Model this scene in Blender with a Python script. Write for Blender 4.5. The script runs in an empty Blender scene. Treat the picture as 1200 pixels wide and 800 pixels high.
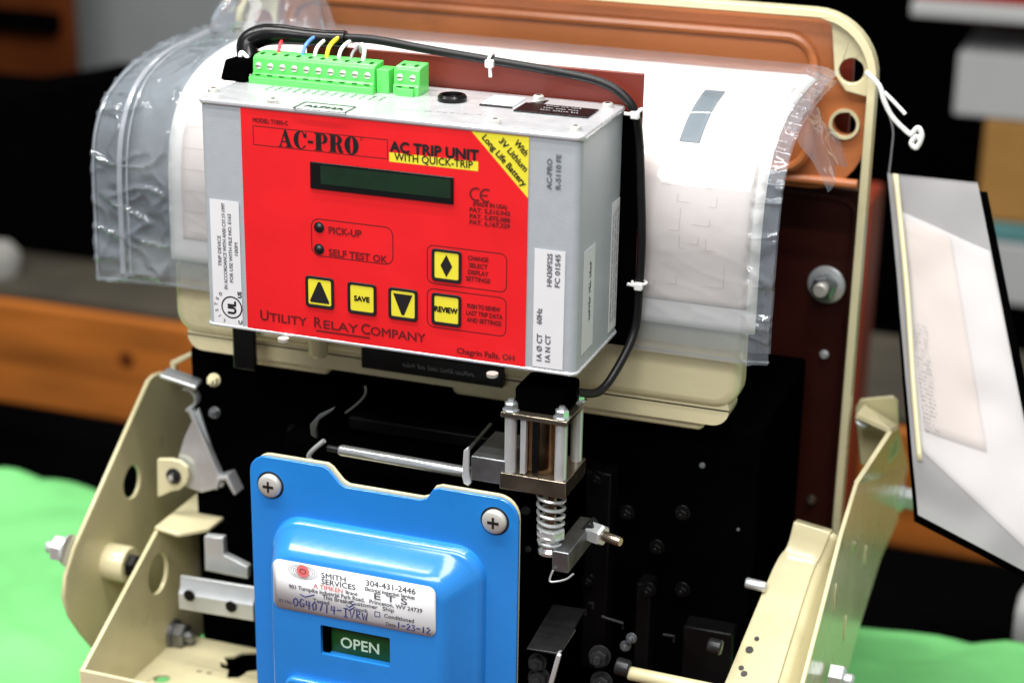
import bpy, bmesh, math, random
from mathutils import Vector, Matrix, noise as mnoise
rnd = random.Random(7)
sc = bpy.context.scene
COL = sc.collection

# ------------------------------------------------------------------ camera
# World frame: X along the breaker's width, Y into depth, Z up, metres. The trip unit's front face is y = 0,
# its front left edge is x = 0; the bench top is z = 0.
YAW, PITCH, ROLL, FPX = .34097, .34846, .01634, 2235.7
CAM = Vector((.5502, -.9859, .8040))
_cy, _sy, _cp, _sp = math.cos(YAW), math.sin(YAW), math.cos(PITCH), math.sin(PITCH)
FWD = Vector((-_sy*_cp, _cy*_cp, -_sp))
_r = Vector((_cy, _sy, 0)); _u = _r.cross(FWD)
RT = math.cos(ROLL)*_r + math.sin(ROLL)*_u
UP = -math.sin(ROLL)*_r + math.cos(ROLL)*_u
cam = bpy.data.cameras.new('camera'); camo = bpy.data.objects.new('camera', cam); COL.objects.link(camo)
camo.matrix_world = Matrix(((RT.x, UP.x, -FWD.x, CAM.x), (RT.y, UP.y, -FWD.y, CAM.y), (RT.z, UP.z, -FWD.z, CAM.z), (0, 0, 0, 1)))
cam.sensor_width = 36; cam.lens = FPX*36/1200; cam.clip_start = .05; cam.clip_end = 60
cam.dof.use_dof = True; cam.dof.focus_distance = 1.15; cam.dof.aperture_fstop = 4.8
sc.camera = camo

# ------------------------------------------------------------------ light: a workshop with fluorescent tubes overhead
w = bpy.data.worlds.new('World'); sc.world = w; w.use_nodes = True
w.node_tree.nodes['Background'].inputs[0].default_value = (.93, .96, 1, 1)
w.node_tree.nodes['Background'].inputs[1].default_value = .26
def lamp(name, loc, target, sx, sy, power, col):
    l = bpy.data.lights.new(name, 'AREA'); l.shape = 'RECTANGLE'; l.size = sx; l.size_y = sy; l.energy = power; l.color = col
    o = bpy.data.objects.new(name, l); COL.objects.link(o); o.location = loc
    d = (Vector(target)-Vector(loc)).normalized()
    o.rotation_euler = d.to_track_quat('-Z', 'Y').to_euler()
    return o
lamp('fluorescent_tube', (-.25, -.50, 2.15), (-.25, -.50, 0), 2.4, .045, 29, (1, .97, .93))
lamp('fluorescent_tube', (-.25, -.22, 2.15), (-.25, -.22, 0), 2.4, .045, 29, (1, .97, .93))
lamp('fluorescent_tube', (.30, -2.0, 2.3), (.15, 0, .45), 2.2, .8, 50, (1, .98, .96))
lamp('fluorescent_tube', (.0, 1.6, 2.5), (.0, 1.6, 0), 2.2, .12, 26, (1, .96, .9))
sc.view_settings.view_transform = 'Standard'; sc.view_settings.look = 'None'; sc.view_settings.gamma = 1
sc.view_settings.exposure = 0.42; sc.view_settings.use_curve_mapping = False
sc.cycles.use_denoising = True
sc.cycles.max_bounces = 10; sc.cycles.transparent_max_bounces = 24

# ------------------------------------------------------------------ measuring: a sight line met with a real plane of the object
def at(px, py, x=None, y=None, z=None):
    d = FWD + RT*((px-600)/FPX) - UP*((py-400)/FPX)
    i, v = (0, x) if x is not None else (1, y) if y is not None else (2, z)
    return CAM + d*((v-CAM[i])/d[i])
def F(px, py, y=0.0):
    p = at(px, py, y=y); return (p.x, p.z)

# ------------------------------------------------------------------ materials
MATS = {}
def mat(name, col, rough=.4, metal=0, spec=.5, var=.06, vscale=40, bump=0, bscale=300, coat=0, dirt=None, dirt_amt=0, emit=None, aniso=False, rvar=.1):
    m = bpy.data.materials.new(name); m.use_nodes = True; nt = m.node_tree; b = nt.nodes['Principled BSDF']
    b.inputs['Roughness'].default_value = rough; b.inputs['Metallic'].default_value = metal
    b.inputs['Specular IOR Level'].default_value = spec; b.inputs['Coat Weight'].default_value = coat
    b.inputs['Coat Roughness'].default_value = .12
    tc = nt.nodes.new('ShaderNodeTexCoord')
    n = nt.nodes.new('ShaderNodeTexNoise'); n.inputs['Scale'].default_value = vscale; n.inputs['Detail'].default_value = 6
    mp = nt.nodes.new('ShaderNodeMapping'); nt.links.new(tc.outputs['Object'], mp.inputs[0]); nt.links.new(mp.outputs[0], n.inputs[0])
    if aniso: mp.inputs['Scale'].default_value = aniso
    r = nt.nodes.new('ShaderNodeValToRGB'); r.color_ramp.elements[0].position = .3; r.color_ramp.elements[1].position = .7
    c = Vector(col); lo = c*(1-var); hi = Vector([min(1, v) for v in c*(1+var)])
    r.color_ramp.elements[0].color = (*lo, 1); r.color_ramp.elements[1].color = (*hi, 1)
    nt.links.new(n.outputs[0], r.inputs[0]); out = r.outputs[0]
    if dirt:
        n2 = nt.nodes.new('ShaderNodeTexNoise'); n2.inputs['Scale'].default_value = vscale*.6; n2.inputs['Detail'].default_value = 10; n2.inputs['Roughness'].default_value = .7
        nt.links.new(tc.outputs['Object'], n2.inputs[0])
        r2 = nt.nodes.new('ShaderNodeValToRGB'); r2.color_ramp.elements[0].position = .56; r2.color_ramp.elements[1].position = .78
        r2.color_ramp.elements[0].color = (0, 0, 0, 1); r2.color_ramp.elements[1].color = (dirt_amt,)*3+(1,)
        nt.links.new(n2.outputs[0], r2.inputs[0])
        mx = nt.nodes.new('ShaderNodeMixRGB'); mx.inputs[2].default_value = (*dirt, 1)
        nt.links.new(r2.outputs[0], mx.inputs[0]); nt.links.new(out, mx.inputs[1]); out = mx.outputs[0]
    nt.links.new(out, b.inputs['Base Color'])
    if rvar:
        mr = nt.nodes.new('ShaderNodeMapRange'); mr.inputs[3].default_value = max(.03, rough-rvar); mr.inputs[4].default_value = min(1, rough+rvar)
        nt.links.new(n.outputs[0], mr.inputs[0]); nt.links.new(mr.outputs[0], b.inputs['Roughness'])
    if bump:
        nb = nt.nodes.new('ShaderNodeTexNoise'); nb.inputs['Scale'].default_value = bscale; nb.inputs['Detail'].default_value = 3
        nt.links.new(mp.outputs[0], nb.inputs[0])
        bp = nt.nodes.new('ShaderNodeBump'); bp.inputs['Strength'].default_value = bump; bp.inputs['Distance'].default_value = .001
        nt.links.new(nb.outputs[0], bp.inputs['Height']); nt.links.new(bp.outputs[0], b.inputs['Normal'])
    if emit:
        b.inputs['Emission Color'].default_value = (*emit, 1); b.inputs['Emission Strength'].default_value = 1
    MATS[name] = m; return m
mat('cream', (.67, .615, .385), .26, coat=.3, var=.05, vscale=14, bump=.14, bscale=220, dirt=(.26, .21, .09), dirt_amt=.5)
mat('shaded_cream', (.60, .545, .32), .30, coat=.25, var=.08, vscale=18, bump=.12, bscale=220, dirt=(.22, .18, .08), dirt_amt=.45)  # same cream paint, a darker copy for plates in shade
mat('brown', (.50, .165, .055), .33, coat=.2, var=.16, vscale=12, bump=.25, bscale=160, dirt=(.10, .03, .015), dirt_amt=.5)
mat('shaded_brown', (.030, .005, .003), .45, spec=.2, var=.2, vscale=14, bump=.2, bscale=160, dirt=(.008, .003, .002), dirt_amt=.6)
mat('redplate', (.17, .022, .012), .42, var=.1, vscale=30, dirt=(.06, .01, .006), dirt_amt=.4)
mat('alu', (.43, .465, .50), .42, metal=.2, var=.03, vscale=120, bump=.10, bscale=900, rvar=.05)
mat('lid', (.68, .70, .73), .26, metal=.5, var=.05, vscale=90, bump=.08, bscale=700, rvar=.08)
mat('red', (.72, .009, .013), .38, var=.05, vscale=30, bump=.06, bscale=420, rvar=.10)
mat('darkred', (.14, .003, .005), .5, var=.03)
mat('ink', (.006, .005, .006), .5, var=.05)
mat('greyink', (.10, .10, .12), .6, var=.2, vscale=300)
mat('paleink', (.34, .34, .37), .6, var=.2, vscale=300)
mat('sketchink', (.66, .59, .54), .7); mat('blueink', (.02, .03, .16), .5, var=.1)
mat('pinkink', (.85, .20, .20), .6, var=.1, vscale=200)
mat('yellow', (.74, .66, .035), .45, var=.04)
mat('screen', (.004, .020, .006), .18, var=.25, vscale=60, rvar=0)
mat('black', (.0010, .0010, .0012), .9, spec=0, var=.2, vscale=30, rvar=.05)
mat('blackgloss', (.003, .003, .0035), .25, spec=.3, var=.2, vscale=30)
mat('cable', (.005, .005, .006), .42, spec=.35, var=.2, vscale=90)
mat('bluepaint', (.016, .215, .64), .24, coat=.8, var=.05, vscale=16, dirt=(.004, .07, .24), dirt_amt=.35, bump=.08, bscale=200, rvar=.05)
mat('zinc', (.66, .69, .70), .33, metal=.6, var=.06, vscale=60, bump=.05, bscale=500)
mat('plated', (.62, .61, .56), .42, metal=.5, var=.06, vscale=80)
mat('chrome', (.74, .77, .80), .2, metal=.85, var=.04, vscale=50)
mat('steel', (.22, .23, .24), .36, metal=.9, var=.15, vscale=90, bump=.1, bscale=600)
mat('darksteel', (.03, .03, .032), .35, metal=.6, var=.3, vscale=70)
mat('coil', (.46, .30, .17), .10, metal=1.0, var=.2, vscale=60)
mat('bronze', (.26, .22, .17), .18, metal=.9, var=.2, vscale=60)
mat('green', (.10, .62, .11), .30, coat=.2, var=.04, vscale=60)
mat('greendark', (.01, .10, .015), .4, var=.1)
mat('signgreen', (.003, .060, .008), .4, var=.08, vscale=30)
mat('signtext', (.62, .80, .60), .5, var=.03)
mat('paper', (.90, .87, .82), .7, var=.02, vscale=20, spec=.2)
mat('tanpaper', (.88, .80, .73), .7, var=.03, vscale=20, spec=.2)
mat('sleevepaper', (.60, .575, .555), .7, var=.04, vscale=12, spec=.2); mat('sleevetan', (.60, .52, .46), .7, var=.04, vscale=12, spec=.2)
mat('label', (.68, .69, .71), .45, var=.02, vscale=40)
mat('nylon', (.80, .81, .80), .35, var=.03)
mat('wire_red', (.75, .05, .07), .35); mat('wire_blue', (.09, .24, .60), .35); mat('wire_yellow', (.80, .60, .02), .35)
mat('wire_white', (.80, .80, .80), .35); mat('wire_grey', (.25, .25, .26), .35)
mat('greydoc', (.09, .12, .13), .6, var=.1, vscale=200)
mat('clothgreen', (.16, .50, .17), .9, spec=.05, var=.2, vscale=8, bump=.3, bscale=60)
mat('wood', (.36, .11, .016), .6, var=.4, vscale=5, aniso=(.6, 5, 5), dirt=(.20, .035, .006), dirt_amt=.8, spec=.2)
mat('wood_dark', (.075, .018, .004), .7, var=.4, vscale=4, spec=.05)
mat('greywall', (.25, .27, .27), .7, var=.08, vscale=3)
mat('olivetop', (.040, .034, .022), .7, var=.3, vscale=6)
mat('redsteel', (.26, .014, .012), .5, var=.2, vscale=5)
mat('orange', (.20, .022, .005), .5, var=.25, vscale=5)
mat('cardboard', (.32, .17, .05), .8, var=.12, vscale=10, spec=.1)
mat('teal', (.08, .22, .22), .6); mat('rag', (.22, .22, .20), .9); mat('offwhite', (.40, .41, .41), .7, var=.05, vscale=5)
mat('yellowpaint', (.5, .30, .01), .5)
mat('floorgrey', (.004, .004, .004), .9, spec=0, var=.3, vscale=3)
def plastic(name, clear=.78, tint=(.86, .90, 1.0), bscale=26, bump=.7, rough=.1, gloss=1.0):
    m = bpy.data.materials.new(name); m.use_nodes = True; nt = m.node_tree; N = nt.nodes
    for n in list(N): N.remove(n)
    out = N.new('ShaderNodeOutputMaterial')
    tr = N.new('ShaderNodeBsdfTransparent'); tr.inputs[0].default_value = (.96, .97, .99, 1)
    gl = N.new('ShaderNodeBsdfGlossy'); gl.inputs['Roughness'].default_value = rough
    df = N.new('ShaderNodeBsdfDiffuse'); df.inputs[0].default_value = (*tint, 1)
    tl = N.new('ShaderNodeBsdfTranslucent'); tl.inputs[0].default_value = (*tint, 1)
    a = N.new('ShaderNodeMixShader'); a.inputs[0].default_value = .4; nt.links.new(df.outputs[0], a.inputs[1]); nt.links.new(tl.outputs[0], a.inputs[2])
    b = N.new('ShaderNodeMixShader'); b.inputs[0].default_value = clear; nt.links.new(a.outputs[0], b.inputs[1]); nt.links.new(tr.outputs[0], b.inputs[2])
    fr = N.new('ShaderNodeFresnel'); fr.inputs[0].default_value = 1.5
    gm = N.new('ShaderNodeMath'); gm.operation = 'MULTIPLY'; gm.inputs[1].default_value = gloss; nt.links.new(fr.outputs[0], gm.inputs[0])
    c = N.new('ShaderNodeMixShader'); nt.links.new(gm.outputs[0], c.inputs[0]); nt.links.new(b.outputs[0], c.inputs[1]); nt.links.new(gl.outputs[0], c.inputs[2])
    tc = N.new('ShaderNodeTexCoord'); nz = N.new('ShaderNodeTexNoise'); nz.inputs['Scale'].default_value = bscale; nz.inputs['Detail'].default_value = 3; nz.inputs['Distortion'].default_value = .6; nz.noise_type = 'RIDGED_MULTIFRACTAL'
    nt.links.new(tc.outputs['Object'], nz.inputs[0])
    bp = N.new('ShaderNodeBump'); bp.inputs['Strength'].default_value = bump; bp.inputs['Distance'].default_value = .006
    nt.links.new(nz.outputs[0], bp.inputs['Height'])
    for s in (gl, df, fr): nt.links.new(bp.outputs[0], s.inputs['Normal'])
    nt.links.new(c.outputs[0], out.inputs[0]); MATS[name] = m; return m
plastic('poly_bag', clear=.84, tint=(.78, .87, 1.0), bscale=60, bump=.05, rough=.045, gloss=.9); plastic('sleeve', clear=.66, tint=(.76, .75, .76), bscale=10, bump=.1, rough=.35, gloss=.4)
plastic('ziptrack', clear=.72, tint=(.80, .84, .92), bscale=10, bump=.1, rough=.2, gloss=.8)

# ------------------------------------------------------------------ builders
class MB:
    def __init__(s): s.v = []; s.f = []
    def add(s, vs, fs):
        o = len(s.v); s.v += [Vector(p) for p in vs]; s.f += [tuple(i+o for i in f) for f in fs]; return s
    def box(s, x0, x1, y0, y1, z0, z1):
        vs = [(x, y, z) for z in (z0, z1) for y in (y0, y1) for x in (x0, x1)]
        return s.add(vs, [(0, 2, 3, 1), (4, 5, 7, 6), (0, 1, 5, 4), (2, 6, 7, 3), (0, 4, 6, 2), (1, 3, 7, 5)])
    def prism(s, pts, d):                         # planar polygon of 3D points swept by vector d
        n = len(pts); a = [Vector(p) for p in pts]; b = [p+Vector(d) for p in a]
        nrm = Vector((0, 0, 0))
        for i in range(n): nrm += a[i].cross(a[(i+1) % n])
        if nrm.dot(Vector(d)) > 0: a.reverse(); b.reverse()
        return s.add(a+b, [tuple(range(n)), tuple(range(2*n-1, n-1, -1))] + [(i, i+n, (i+1) % n+n, (i+1) % n) for i in range(n)])
    def ring(s, c, ax, r, n=24, r2=None, up=None):
        ax = Vector(ax).normalized(); u = Vector(up) if up else (Vector((0, 0, 1)) if abs(ax.z) < .9 else Vector((1, 0, 0)))
        u = (u-ax*u.dot(ax)).normalized(); v = ax.cross(u)
        return [Vector(c)+u*math.cos(t)*r+v*math.sin(t)*(r2 or r) for t in [2*math.pi*i/n for i in range(n)]]
    def lathe(s, p0, ax, prof, n=24, up=None):    # prof: (distance along axis, radius)
        ax = Vector(ax).normalized(); rings = [s.ring(Vector(p0)+ax*t, ax, max(r, 1e-5), n, up=up) for t, r in prof]
        vs = [p for r in rings for p in r]; fs = []
        for k in range(len(prof)-1):
            fs += [(k*n+i, k*n+(i+1) % n, (k+1)*n+(i+1) % n, (k+1)*n+i) for i in range(n)]
        fs += [tuple(range(n-1, -1, -1)), tuple(range((len(prof)-1)*n, len(prof)*n))]
        return s.add(vs, fs)
    def cyl(s, p0, p1, r, n=24, up=None):
        p0 = Vector(p0); p1 = Vector(p1); L = (p1-p0).length
        return s.lathe(p0, p1-p0, [(0, r), (L, r)], n, up)
    def tube(s, pts, r, n=10, closed=False, flat=1.0):
        pts = [Vector(p) for p in pts]; m = len(pts); rings = []; u = None
        for i, p in enumerate(pts):
            t = (pts[(i+1) % m]-pts[i-1]) if closed else (pts[min(i+1, m-1)]-pts[max(i-1, 0)])
            t.normalize()
            if u is None: u = Vector((0, 0, 1)) if abs(t.z) < .9 else Vector((1, 0, 0))
            u = (u-t*u.dot(t)).normalized(); v = t.cross(u); rr = r[i] if isinstance(r, (list, tuple)) else r
            rings.append([p+u*math.cos(a)*rr+v*math.sin(a)*rr*flat for a in [2*math.pi*k/n for k in range(n)]])
        vs = [q for g in rings for q in g]; fs = []
        for k in range(m if closed else m-1):
            k2 = (k+1) % m
            fs += [(k*n+i, k*n+(i+1) % n, k2*n+(i+1) % n, k2*n+i) for i in range(n)]
        if not closed: fs += [tuple(range(n-1, -1, -1)), tuple(range((m-1)*n, m*n))]
        return s.add(vs, fs)
    def grid(s, fn, nu, nv):
        vs = [fn(i/nu, j/nv) for j in range(nv+1) for i in range(nu+1)]
        return s.add(vs, [(j*(nu+1)+i, j*(nu+1)+i+1, (j+1)*(nu+1)+i+1, (j+1)*(nu+1)+i) for j in range(nv) for i in range(nu)])
    def build(s, name, m, parent=None, bevel=0, seg=2, smooth=35, solid=0, subsurf=0, label=None, kind=None):
        me = bpy.data.meshes.new(name)
        root = parent
        while root is not None and root.parent is not None: root = root.parent
        off = root.location if root is not None else Vector((0, 0, 0))
        me.from_pydata([tuple(p-off) for p in s.v], [], s.f); me.validate(); me.update()
        if smooth:
            for p in me.polygons: p.use_smooth = True
            me.set_sharp_from_angle(angle=math.radians(smooth))
        me.materials.append(MATS[m])
        o = bpy.data.objects.new(name, me); COL.objects.link(o); o.parent = parent
        if subsurf: q = o.modifiers.new('s', 'SUBSURF'); q.levels = q.render_levels = subsurf
        if solid: q = o.modifiers.new('t', 'SOLIDIFY'); q.thickness = solid; q.offset = 0
        if bevel: q = o.modifiers.new('b', 'BEVEL'); q.width = bevel; q.segments = seg; q.limit_method = 'ANGLE'; q.angle_limit = math.radians(40)
        if label: o['label'] = label
        if kind: o['kind'] = kind
        return o
def thing(name, loc, label, cat, group=None):
    o = bpy.data.objects.new(name, None); COL.objects.link(o); o.location = loc; o.empty_display_size = .02
    o['label'] = label; o['category'] = cat
    if group: o['group'] = group
    return o
def tag(o, label, cat, group=None):
    o['label'] = label; o['category'] = cat
    if group: o['group'] = group
    return o
def arcpts(cx, cy, r, a0, a1, n=6): return [(cx+r*math.cos(math.radians(a0+(a1-a0)*i/n)), cy+r*math.sin(math.radians(a0+(a1-a0)*i/n))) for i in range(n+1)]
def rrect(x0, x1, y0, y1, r, n=6):
    return arcpts(x1-r, y1-r, r, 0, 90, n)+arcpts(x0+r, y1-r, r, 90, 180, n)+arcpts(x0+r, y0+r, r, 180, 270, n)+arcpts(x1-r, y0+r, r, 270, 360, n)
def circle2(cx, cy, r, n=24, r2=None): return [(cx+r*math.cos(2*math.pi*i/n), cy+(r2 or r)*math.sin(2*math.pi*i/n)) for i in range(n)]
def spline(pts, n=8):
    P = [Vector(p) for p in pts]; out = []
    for i in range(len(P)-1):
        a, b, c, d = P[max(i-1, 0)], P[i], P[i+1], P[min(i+2, len(P)-1)]
        for k in range(n):
            t = k/n; out.append(.5*((2*b)+(c-a)*t+(2*a-5*b+4*c-d)*t*t+(3*b-a-3*c+d)*t**3))
    out.append(P[-1]); return out
def curve_fill(loops, thick):                     # 2D outlines with holes -> (verts, faces), centred on w=0
    cu = bpy.data.curves.new('c', 'CURVE'); cu.dimensions = '2D'; cu.fill_mode = 'BOTH' if thick else 'FRONT'; cu.extrude = thick/2
    for lp in loops:
        sp = cu.splines.new('POLY'); sp.points.add(len(lp)-1); sp.use_cyclic_u = True
        for p, q in zip(sp.points, lp): p.co = (q[0], q[1], 0, 1)
    return _bake(cu)
def _bake(cu):
    o = bpy.data.objects.new('c', cu); COL.objects.link(o); bpy.context.view_layer.update()
    me = bpy.data.meshes.new_from_object(o.evaluated_get(bpy.context.evaluated_depsgraph_get()))
    vs = [tuple(v.co) for v in me.vertices]; fs = [tuple(p.vertices) for p in me.polygons]
    bpy.data.objects.remove(o); bpy.data.curves.remove(cu); bpy.data.meshes.remove(me)
    return vs, fs
def plate(loops, thick, mapping):                 # mapping(u, v, w) -> world
    vs, fs = curve_fill(loops, thick); bm = bmesh.new()
    bv = [bm.verts.new(mapping(*v)) for v in vs]
    for f in fs:
        try: bm.faces.new([bv[i] for i in f])
        except ValueError: pass
    bmesh.ops.remove_doubles(bm, verts=bm.verts, dist=1e-6); bmesh.ops.recalc_face_normals(bm, faces=bm.faces)
    mb = MB(); bm.verts.index_update(); mb.add([v.co.copy() for v in bm.verts], [[v.index for v in f.verts] for f in bm.faces]); bm.free()
    return mb
def front(y): return lambda u, v, w: Vector((u, y+w, v))
def sidep(x): return lambda u, v, w: Vector((x+w, u, v))
def flatp(z): return lambda u, v, w: Vector((u, v, z+w))
def text(s, size, y=0, org=(0, 0), bold=0, xs=1, ang=0, shear=0, space=1, fit=None, align='LEFT', mapping=None):
    cu = bpy.data.curves.new('t', 'FONT'); cu.body = s; cu.size = size; cu.shear = shear; cu.space_character = space; cu.fill_mode = 'FRONT'; cu.resolution_u = 3
    vs, fs = _bake(cu)
    if vs:
        xa = min(v[0] for v in vs); xb = max(v[0] for v in vs)
        if fit: xs = fit/(xb-xa)
        sh = {'LEFT': xa, 'CENTER': (xa+xb)/2, 'RIGHT': xb}[align]
        ca, sa = math.cos(ang), math.sin(ang)
        q = [((v[0]-sh)*xs, v[1]) for v in vs]; q = [(a*ca-b*sa+org[0], a*sa+b*ca+org[1]) for a, b in q]
        mp = mapping or front(y)
        mb = MB()
        sh_ = [(0, 0)] if bold <= 0 else [(bold, 0), (-bold, 0), (0, bold), (0, -bold)]
        for k, (da, db) in enumerate(sh_): mb.add([mp(a+da, b+db, -.00002*k) for a, b in q], fs)
        return mb
    return MB()
def marks(org, length, h, y, ang=0, dens=1.0, mapping=None, words=(3, 7)):   # a line of print too small to read: short strokes
    mb = MB(); mp = mapping or front(y); ca, sa = math.cos(ang), math.sin(ang); x = 0; n = rnd.randint(*words)
    while x < length:
        wd = h*rnd.uniform(.16, .30); hh = h*rnd.choice((1, 1, .72, .72, .72)); o = rnd.choice((0, 0, 0, h*.35))
        for (a0, a1, b0, b1) in ((x, x+wd, 0, hh), (x, x+h*.55, o, o+h*.3)):
            q = [(a0, b0), (a1, b0), (a1, b1), (a0, b1)]; q = [(a*ca-b*sa+org[0], a*sa+b*ca+org[1]) for a, b in q]
            mb.add([mp(a, b, 0) for a, b in q], [(0, 1, 2, 3)])
        x += h*.62/dens; n -= 1
        if n <= 0: x += h*.5; n = rnd.randint(*words)
    return mb
def poly(pts, y): return MB().add([Vector((a, y, b)) for a, b in pts], [tuple(range(len(pts)))])
def outline(pts, wd, y):                          # flat line along a closed 2D loop
    mb = MB(); n = len(pts); P = [Vector(p) for p in pts]; cen = sum(P, Vector((0, 0)))/n; ins = []
    for i in range(n):
        t = (P[(i+1) % n]-P[i-1]).normalized(); nr = Vector((-t.y, t.x))
        if nr.dot(cen-P[i]) < 0: nr = -nr
        ins.append(P[i]+nr*wd)
    vs = [Vector((p.x, y, p.y)) for p in P]+[Vector((p.x, y, p.y)) for p in ins]
    return mb.add(vs, [(i, (i+1) % n, (i+1) % n+n, i+n) for i in range(n)])
def quad_rect(tl, tr, br, bl, y=0):
    a, b, c, d = [F(*p, y=y) for p in (tl, tr, br, bl)]
    return ((a[0]+d[0])/2, (b[0]+c[0])/2, (c[1]+d[1])/2, (a[1]+b[1])/2)     # x0, x1, z0, z1
def hexprof(mb, p0, ax, r, h, up=None): return mb.lathe(p0, ax, [(0, r), (h*.85, r), (h, r*.86)], 6, up)
def bolt_hex(name, p, ax, r, h, parent, m='zinc', washer=1.45, stud=.5):
    ax = Vector(ax).normalized(); p = Vector(p); mb = MB()
    if washer: mb.lathe(p, ax, [(0, r*washer), (r*.18, r*washer), (r*.25, r*washer*.96)], 24)
    hexprof(mb, p+ax*r*.25, ax, r, h)
    if stud: mb.lathe(p+ax*(r*.25+h), ax, [(0, r*stud), (r*.45, r*stud), (r*.6, r*stud*.8)], 16)
    return mb.build(name, m, parent, smooth=25)

# ------------------------------------------------------------------ setting
bench = thing('workbench', (0, 0, 0), 'workbench draped with a mint green cloth under the breaker', 'workbench')
mb = MB()
def cloth(u, v):
    x = -1.3+2.9*u; y = .02+.50*v
    return Vector((x, y+.008*mnoise.noise(Vector((x*9, 0, 2)))*v, .022*abs(mnoise.noise(Vector((x*6+y*4, y*7, 1))))+.012*abs(mnoise.noise(Vector((x*13-y*9, y*6, 3))))-.002))
mb.grid(cloth, 200, 60)
mb.build('cloth', 'clothgreen', bench, solid=.003)
MB().box(-1.3, 1.6, -.6, .51, -.05, -.009).build('top_board', 'wood_dark', bench, bevel=.004)
for lx in (-1.2, 1.5):
    for ly in (-.55, .45): MB().box(lx-.04, lx+.04, ly-.04, ly+.04, -.8, -.05).build('leg', 'wood_dark', bench)
o = MB().box(-6, 7, -3, 9, -.85, -.8).build('floor', 'floorgrey'); o['kind'] = 'structure'

# ------------------------------------------------------------------ circuit breaker
BRK = thing('circuit_breaker', (.12, .14, 0), 'opened cream and black low voltage circuit breaker carrying a blue front cover', 'circuit breaker')
# back frame: rounded cream rail around a brown moulded panel
YF = .28
x0, x1, zt = -.119, .357, at(962, 10, y=YF).z
def inset(loop_args, d): a = loop_args; return rrect(a[0]+d, a[1]-d, a[2]+d, a[3]-d, a[4]-d, 10)
RA = (x0, x1, -.02, zt, .045)
pl = plate([rrect(*RA, 10), inset(RA, .0055)], .013, front(YF))
fr = pl.build('frame_rail', 'cream', BRK, bevel=.0022)
# gusset corners with a hole
for sx in (1, -1):
    cx = x1 if sx == 1 else x0
    def mx(p): return (cx+(p[0]-x1), p[1]) if sx == 1 else (cx-(p[0]-x1), p[1])
    gp = [F(956, 18, YF), F(974, 30, YF), F(977, 88, YF), F(990, 108, YF), F(1016, 115, YF), F(1024, 85, YF), F(1016, 55, YF), F(1000, 34, YF), F(980, 24, YF)]
    hc = F(997, 84, YF)
    g = plate([[mx(p) for p in gp], [mx(p) for p in circle2(hc[0], hc[1], .0085)]], .004, front(YF+.004))
    g.build('corner_gusset', 'cream', BRK, bevel=.0015)
# brown upper moulding, with a rolled rib and a hole in its corner
zmid = at(930, 215, y=YF+.02).z
hb = F(990, 145, YF+.012)
up = plate([rrect(x0+.007, x1-.007, zmid, zt-.007, .036, 8), circle2(hb[0], hb[1], .0085), circle2(F(997, 84, YF+.012)[0], F(997, 84, YF+.012)[1], .011)], .008, front(YF+.016))
panel = up.build('moulded_panel', 'brown', BRK, bevel=.001)
MB().tube([(p[0], YF+.010, p[1]) for p in rrect(x0+.038, x1-.045, zmid+.012, zt-.022, .02, 8)], .0035, 8, closed=True).build('rib', 'brown', panel)
MB().tube([(x, YF+.012, zmid+.006) for x in (x0+.01, x1-.01)], .0035, 10).build('rib', 'brown', panel)
MB().add(*(lambda l: (l.v, l.f))(plate([circle2(hb[0], hb[1], .0105), circle2(hb[0], hb[1], .0084)], .003, front(YF+.0105)))).build('grommet', 'cream', panel, bevel=.0007)
# lower moulding: shade on the brown panel put into a dark colour
low = plate([[(x0+.007, -.015), (x1-.007, -.015), (x1-.007, zmid-.002), (x0+.007, zmid-.002)]], .006, front(YF+.03)).build('lower_panel', 'shaded_brown', BRK, bevel=.001)
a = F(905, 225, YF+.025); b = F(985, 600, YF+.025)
MB().tube([(p[0], YF+.026, p[1]) for p in rrect(a[0], x1-.012, .12, a[1], .012, 5)], .002, 6, closed=True).build('rib', 'shaded_brown', low)
p = at(969, 333, y=YF+.026); PBT = MB().lathe(p, (-.1, -1, 0), [(0, .0136), (.0018, .0136), (.0022, .0130)], 28).build('panel_bolt', 'zinc', BRK)
ax_ = Vector((-.1, -1, 0)).normalized()
hexprof(MB(), p+ax_*.0022, ax_, .0092, .010, up=(.3, 0, 1)).build('nut', 'steel', PBT, smooth=20)
MB().lathe(p+ax_*.0122, ax_, [(0, .0052), (.005, .0052), (.0058, .0044)], 18).build('stud_end', 'plated', PBT)
p = at(966, 415, y=YF+.026); bolt_hex('rivet', p, (0, -1, 0), .0025, .003, BRK, washer=1.3, stud=0)
p = at(951, 585, y=YF+.02); bolt_hex('rivet', p, (0, -1, 0), .003, .004, BRK, 'bronze', washer=1.3, stud=.5)
MB().box(x0+.004, hb[0]-.002, YF+.04, YF+.046, .2, zt-.035).build('rear_plate', 'redplate', BRK)
MB().box(hb[0]-.0018, x1-.024, YF+.04, YF+.046, hb[1]+.02, zt-.048).build('rear_plate', 'redplate', BRK)
# base pan that carries the breaker on the bench
MB().box(-.10, .34, .02, .31, .0045, .03).build('base_pan', 'black', BRK, bevel=.003)

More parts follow.
